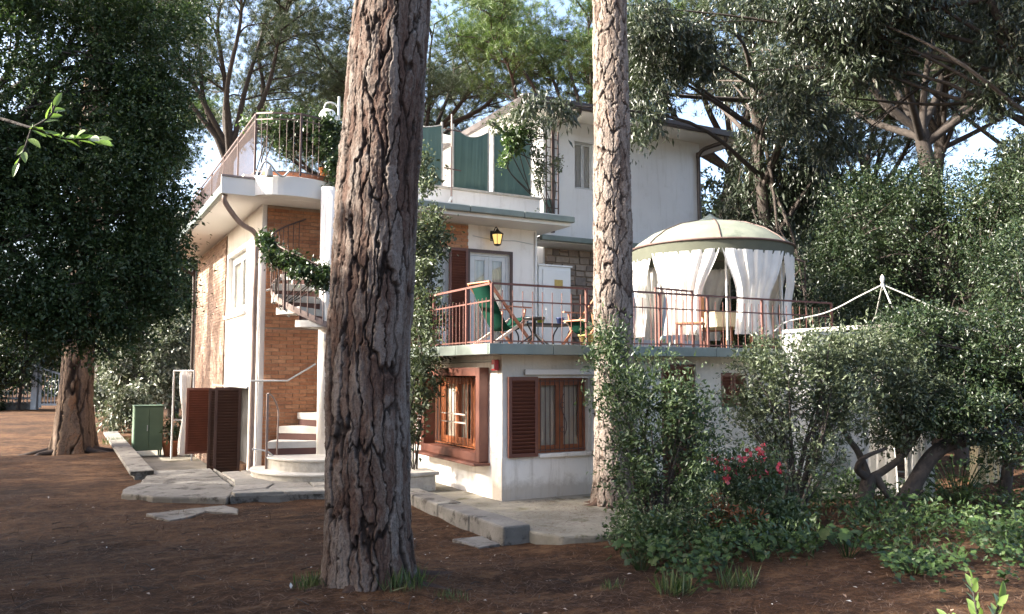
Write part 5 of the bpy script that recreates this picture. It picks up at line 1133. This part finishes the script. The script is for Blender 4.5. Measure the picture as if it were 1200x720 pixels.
# trees standing to the left, outside the view, whose shade covers the foreground
for k, (x, y, s, rz) in enumerate(((-8.4, 10.4, 1.13, .3), (-8.2, 2.2, 1.08, 1.7), (-9.5, 14.6, 1.16, 3.1), (-5.5, -4.5, 1.0, 5.3), (-13, 2, 1.2, 2.2), (-8.3, 6.6, .8, .9), (-13, 8, 1.10, 4.0), (-9.6, 18.3, .92, 2.6))):
    place_tree(bgs if y > 14 else bgo, 'broadleaf_tree', 'leafy tree outside the left edge of the view, shading the foreground', 'tree', (x, y, 0), rz, s, 'shade trees outside the left edge')
for k, (x, y, s, rz) in enumerate(((-18.5, 19.0, .95, .3), (-17.0, 27.5, 1.0, 2.0))):
    place_tree(pd, 'pine_tree', 'umbrella pine outside the left edge of the view, casting broken shade on the house', 'pine tree', (x, y, 0), rz, s, 'pines outside the left edge')
# far-off wood
rng = np.random.default_rng(91); bl = []
for a in np.arange(-500, 1700, 70):
    D = rng.uniform(56, 74); c = B(a, 420, D, 60 + rng.uniform(0, 30), 40 + rng.uniform(0, 35), 4); bl.append(c)
me, _ = foliage(rng, bl, 2600, 20, .8, .5, .5, M['bush_leaf'], 'far_wood', shell=.5)
tag(link('far_wood', me), 'green mass of distant woodland closing the view behind the garden', 'woodland', kind='stuff')

# ------------------------------------------------------------------ near sprigs
def sprig_leaves(rng, rn, path, n, L, wr, t, mat, start=.35):
    path = np.array(path); m = len(path)
    for k in range(n):
        i = int(m * (start + (1 - start) * k / n)); i = min(i, m - 2); d = path[i + 1] - path[i]; d /= np.linalg.norm(d); s = np.cross(d, [0, 0, 1]); s /= np.linalg.norm(s) + 1e-6
        side = 1 if k % 2 else -1; dr = d * .7 + s * side * .7 + np.array([0, 0, rn.uniform(-.3, .35)])
        if k == n - 1: dr = d
        dr /= np.linalg.norm(dr); ln = L * rn.uniform(.75, 1.2); upv = np.array([rn.uniform(-.8, .8) - .3, rn.uniform(-.8, .8) - .75, .55]); sd_ = np.cross(dr, upv); sd_ /= np.linalg.norm(sd_); nn = np.cross(sd_, dr); vs = []; nseg = 8
        for j in range(nseg + 1):
            u = j / nseg; wd = ln * wr * .5 * (math.sin(PI * u ** .85) ** .8) * (1 if 0 < j < nseg else .02); c = path[i] + dr * ln * u - nn * .12 * ln * u * u
            vs += [tuple(c - sd_ * wd + nn * wd * .35), tuple(c), tuple(c + sd_ * wd + nn * wd * .35)]
        fs = []
        for j in range(nseg): a = j * 3; fs += [(a, a + 1, a + 4, a + 3), (a + 1, a + 2, a + 5, a + 4)]
        MB().add(vs, fs, True).build('leaf', mat, t)
rn = random.Random(3); rng = np.random.default_rng(3)
bx, by = P(-150, 3.2); sp = thing('sapling', 'leafy sapling branch reaching in from the left edge, close to the camera', 'sapling', (bx, by, 0)); o_ = np.array([bx, by, 0])
T3 = lambda *a: [np.array(P3(*b_)) - o_ for b_ in a]
MB().tube(curve([(0, 0, -.1), (.02, .02, 1.2)] + T3((-120, 260, 3.2), (-90, 170, 3.2)), 8), list(np.linspace(.02, .01, 25)), 8).build('stem', M['limb'], sp)
main = curve(T3((-90, 170, 3.2), (-40, 132, 3.2), (25, 145, 3.15), (65, 158, 3.1), (108, 158, 3.1)), 10)
MB().tube(main, list(np.linspace(.009, .003, len(main))), 7).build('twig', M['limb'], sp)
sprig_leaves(rng, rn, main, 20, .075, .42, sp, M['sprig_leaf'], .48)
tw2 = curve(T3((25, 145, 3.15), (18, 170, 3.12), (10, 190, 3.1)), 6); MB().tube(tw2, .004, 6).build('twig', M['limb'], sp); sprig_leaves(rng, rn, tw2, 5, .07, .36, sp, M['sprig_leaf'], .3)
tw3 = curve(T3((25, 145, 3.15), (45, 132, 3.15), (52, 117, 3.15)), 6); MB().tube(tw3, .004, 6).build('twig', M['limb'], sp); sprig_leaves(rng, rn, tw3, 6, .07, .36, sp, M['sprig_leaf'], .3)
bx, by = P(1150, 2.9); sp = thing('sapling', 'young plant with fresh green leaves rising at the bottom right corner', 'sapling', (bx, by, 0)); o_ = np.array([bx, by, 0])
for pts in (((1140, 760, 2.9), (1130, 705, 2.9), (1126, 672, 2.9)), ((1140, 760, 2.9), (1150, 720, 2.9), (1158, 694, 2.9)), ((1140, 760, 2.9), (1115, 735, 2.95), (1095, 715, 3.0)), ((1140, 760, 2.9), (1180, 730, 2.9), (1200, 712, 2.9))):
    c_ = curve([(0, 0, -.05), (0, 0, .5)] + T3(*pts), 8); MB().tube(c_, list(np.linspace(.008, .003, len(c_))), 6).build('stem', M['limb'], sp); sprig_leaves(rng, rn, c_, 12, .062, .4, sp, M['sprig_leaf'], .62)

# ------------------------------------------------------------------ ground cover, litter, grass
rng = np.random.default_rng(101)
def ivy_geo(rng, pos, size, tilt=.45):
    n = len(pos); out = np.array([(0, -.35), (.38, -.5), (.55, -.05), (.34, .12), (.42, .5), (.12, .42), (0, .75), (-.12, .42), (-.42, .5), (-.34, .12), (-.55, -.05), (-.38, -.5)]); m = len(out)
    nrm = rng.normal(size=(n, 3)) * tilt + np.array([-.25, -.3, 1]); nrm /= np.linalg.norm(nrm, axis=1, keepdims=True)
    a = np.cross(nrm, rng.normal(size=(n, 3))); a /= np.linalg.norm(a, axis=1, keepdims=True); b = np.cross(nrm, a); s = (size * (.55 + .8 * rng.random(n)))[:, None, None]
    V = pos[:, None] + (a[:, None] * out[None, :, :1] + b[:, None] * out[None, :, 1:]) * s - nrm[:, None] * (np.abs(out[:, :1])[None] * .25) * s
    V = np.concatenate([pos[:, None], V], 1).reshape(-1, 3); i = np.arange(n)[:, None, None] * (m + 1)
    f = np.array([(0, 1 + k, 1 + (k + 1) % m) for k in range(m)])[None]; return V, (i + f).reshape(-1, 3)
def scatter_px(n, x0, x1, y0, y1, dens=None):
    px_ = rng.uniform(x0, x1, n); py_ = rng.uniform(y0, y1, n); D = EYE * FPX / np.maximum(py_ - HZ, 5)
    keep = np.ones(n, bool) if dens is None else rng.random(n) < dens(px_, py_)
    px_, D = px_[keep], D[keep]; x = FWD[0] * D + RGT[0] * (px_ - 600) / FPX * D; y = FWD[1] * D + RGT[1] * (px_ - 600) / FPX * D; return x, y
def ivy_d(px_, py_):
    edge = 672 - 22 * np.sin(px_ / 47) - 12 * np.sin(px_ / 19) + (px_ > 1020) * 12
    return np.clip((edge - py_) / 22, 0, 1) * np.clip((px_ - 705) / 30, 0, 1) * (.22 + .9 * (vnoise(px_ / 38., py_ / 16., 5) > .36)) * np.where(px_ < 1000, 1, .55)
x, y = scatter_px(17000, 700, 1330, 566, 696, ivy_d)
hgt = .03 + .42 * vnoise(x * 1.3, y * 1.3, 8) * rng.random(len(x)) ** .6
V, F = ivy_geo(rng, np.stack([x, y, gh(x, y) + hgt], 1), .042); tag(link('ivy_ground_cover', np_mesh('ivy_ground_cover', V, F, M['ivy_leaf'])), 'carpet of dark ivy and low plants under the shrubs', 'ivy', kind='stuff')
xh, yh = scatter_px(900, 715, 1300, 572, 668, ivy_d); kk = np.repeat(np.arange(len(xh)), 16); hb = np.stack([xh, yh, gh(xh, yh)], 1)[kk] + rng.normal(size=(len(kk), 3)) * np.array([.07, .07, 0]) + np.array([0, 0, .03]) + np.array([0, 0, .34]) * rng.random(len(kk))[:, None]
V, F = leaf_geo(rng, hb, rng.normal(size=(len(kk), 3)) + np.array([0, 0, .5]), .07 * (.5 + rng.random(len(kk))), .38, .5); tag(link('undergrowth', np_mesh('undergrowth', V, F, M['oak_leaf'])), 'low dark undergrowth mixed with the ivy below the shrubs', 'undergrowth', kind='stuff')
def bigleaf(label, px, py, n, size, leaf, r=.22, h=.3, seed=1):
    rr_ = np.random.default_rng(seed); D = EYE * FPX / (py - HZ); bx, by = P(px, D); z0 = zg(bx, by); t = thing('leafy_plant', label, 'plant', (bx, by, z0), 0, 'leafy plants among the ivy'); a = rr_.uniform(0, 2 * PI, n); rad = r * np.sqrt(rr_.random(n))
    pos = np.stack([rad * np.cos(a), rad * np.sin(a), h * (.35 + .65 * rr_.random(n))], 1); rng_ = rr_; V, F = ivy_geo(rng_, pos, size, .35); link('leaves', np_mesh('leaves', V, F, M[leaf]), t); mb = MB()
    for p in pos: mb.tube([(p[0] * .15, p[1] * .15, -.02), (p[0] * .6, p[1] * .6, p[2] * .6), tuple(p)], .004, 4, False)
    mb.build('stalks', M['ivy_leaf'], t)
for a in (('plant with large lobed leaves at the foot of the upright shrub', 748, 660, 22, .085, 'ivy_leaf', .24, .3, 1), ('lobed leafy plant in the shade below the red-flowered shrub', 880, 655, 18, .085, 'ivy_leaf', .25, .28, 2), ('cluster of broad dark leaves in the shaded middle of the ivy', 985, 650, 16, .10, 'ivy_leaf', .25, .3, 3),
          ('low pale green leaf rosette at the sunny front edge of the ivy', 1060, 668, 34, .06, 'bright_leaf', .3, .16, 4), ('bright green plant beside the leaning trunk', 1065, 615, 24, .07, 'bright_leaf', .3, .35, 5), ('sunlit tall ivy clump under the horizontal trunk', 1115, 590, 60, .07, 'ivy_leaf', .5, .7, 6), ('light green leafy plant near the right edge of the ivy', 1165, 640, 40, .065, 'bright_leaf', .4, .3, 7), ('small bright plant in the shadow under the twisted tree', 1010, 612, 18, .06, 'bright_leaf', .25, .2, 8)):
    bigleaf(*a)
def grass(px, py, n, r, h, seed, label):
    rr_ = np.random.default_rng(seed); D = EYE * FPX / (py - HZ); bx, by = P(px, D); a = rr_.uniform(0, 2 * PI, n); rad = r * rr_.random(n) ** .7; pos = np.stack([bx + rad * np.cos(a), by + rad * np.sin(a), np.zeros(n)], 1); pos[:, 2] = gh(pos[:, 0], pos[:, 1]) - .005
    d = rr_.normal(size=(n, 3)) * .35 + np.array([0, 0, 1.0]); V, F = leaf_geo(rr_, pos, d, h * (.4 + .8 * rr_.random(n)), .06, 0, .1); tag(link('grass_tuft', np_mesh('grass_tuft', V, F, M['grass'])), label, 'grass', kind='stuff')
for a in ((375, 688, 220, .2, .14, 1, 'green grass at the left foot of the big pine'), (470, 690, 380, .26, .18, 2, 'green grass and weeds at the right foot of the big pine'), (530, 697, 90, .16, .09, 3, 'thin grass patch right of the big pine'), (713, 682, 60, .1, .1, 4, 'small grass tuft on the bare needles'), (786, 690, 130, .16, .22, 5, 'pale dry grass tuft before the shrub'), (855, 682, 120, .18, .2, 6, 'green grass tuft at the edge of the ivy'), (140, 520, 120, .3, .25, 7, 'weeds growing along the retaining wall')): grass(*a)
# needle litter on the near ground
n = 85000; D = 3.2 + 9.5 * rng.random(n) ** 1.3; px_ = rng.uniform(-120, 1320, n); x = FWD[0] * D + RGT[0] * (px_ - 600) / FPX * D; y = FWD[1] * D + RGT[1] * (px_ - 600) / FPX * D
m = ~((x > 4.5) & (y > 7.7)) & ~((x > .85) & (y > 12.3)) & ~(np.hypot(x - 2.47, y - 7.05) < .5); m &= rng.random(len(m)) < .25 + 1.1 * vnoise(x * 1.4, y * 1.4, 61) * vnoise(x * 4, y * 4, 62) * 2
x, y = x[m], y[m]; n = len(x)
d = rng.normal(size=(n, 3)) * np.array([1, 1, .16]); pos = np.stack([x, y, gh(x, y) + .006 + .014 * rng.random(n)], 1)
V, F = leaf_geo(rng, pos, d, .12 * (.6 + .7 * rng.random(n)), .045, .9, 0); tag(link('needle_litter', np_mesh('needle_litter', V, F, M['litter'])), 'loose brown pine needles scattered over the ground', 'pine needles', kind='stuff')
k = rng.integers(0, n, 650); V, F = leaf_geo(rng, pos[k] + np.array([0, 0, .01]), rng.normal(size=(650, 3)) * np.array([1, 1, .2]), .035 * (.4 + 1.1 * rng.random(650)), .6, .9, .2); tag(link('leaf_litter', np_mesh('leaf_litter', V, F, M['bits'])), 'pale dry leaf scraps dotting the needle carpet', 'leaf litter', kind='stuff')
def litter_on(n, x0, x1, y0, y1, z, edge):
    x = x0 + (x1 - x0) * rng.random(n); y = y0 + (y1 - y0) * rng.random(n); kk = rng.random(n) < edge(x, y); x, y = x[kk], y[kk]; nn = len(x)
    return np.stack([x, y, np.full(nn, z) + .004 * rng.random(nn)], 1)
pp = np.concatenate([litter_on(5200, 4.95, 7.4, 8.0, 10.5, .05, lambda x, y: np.clip(vnoise(x * 1.3, y * 1.3, 41) * 1.8 - .6, 0.03, 1)), litter_on(1500, 1.0, 2.3, 13.3, 16, .065, lambda x, y: np.clip(vnoise(x * 2, y * 2, 42) * 1.6 - .6, .03, 1)), litter_on(900, 2.4, 4.8, 12.9, 14.2, .118, lambda x, y: np.clip(vnoise(x * 2, y * 2, 43) * 1.6 - .7, .02, 1)), litter_on(500, 1.1, 2.1, 11.5, 12.3, .026, lambda x, y: np.clip(vnoise(x * 3, y * 3, 44) * 2 - .6, .02, 1))])
V, F = leaf_geo(rng, pp, rng.normal(size=pp.shape) * np.array([1, 1, .05]), .10 * (.6 + .7 * rng.random(len(pp))), .04, .9, 0); tag(link('needle_litter', np_mesh('needle_litter', V, F, M['litter'])), 'drifts of brown needles blown onto the paving', 'pine needles', kind='stuff')
mb = MB(); rt_ = random.Random(8)
for _ in range(170):
    D_ = 3.6 + 8 * rt_.random(); x_, y_ = P(rt_.uniform(-60, 760), D_)
    if (x_ > 4.4 and y_ > 7.6) or y_ > 12: continue
    a_ = rt_.uniform(0, PI); l_ = rt_.uniform(.06, .28); p0_ = np.array([x_, y_, zg(x_, y_) + .012]); p1_ = p0_ + np.array([math.cos(a_) * l_, math.sin(a_) * l_, 0]); p1_[2] = zg(p1_[0], p1_[1]) + .015
    mb.tube([p0_, (p0_ + p1_) / 2 + np.array([rt_.uniform(-.02, .02), rt_.uniform(-.02, .02), .012]), p1_], [.005, .004, .002], 5, False)
tag(mb.build('fallen_twigs', M['limb']), 'small dry twigs scattered on the needle carpet', 'twigs', kind='stuff')
rr = random.Random(21)
t = thing('potted_plant', 'leafy green plant growing in the terracotta pot by the locker', 'plant', (2.62, 24.0, .0)); me, _ = foliage(np.random.default_rng(5), [(0, 0, .35, .28, .28, .3)], 40, 10, .08, .12, .4, M['vine_leaf'], shell=.2); link('foliage', me, t); MB().tube([(0, 0, -.05), (0, 0, .35)], .012, 6).build('stem', M['limb'], t)
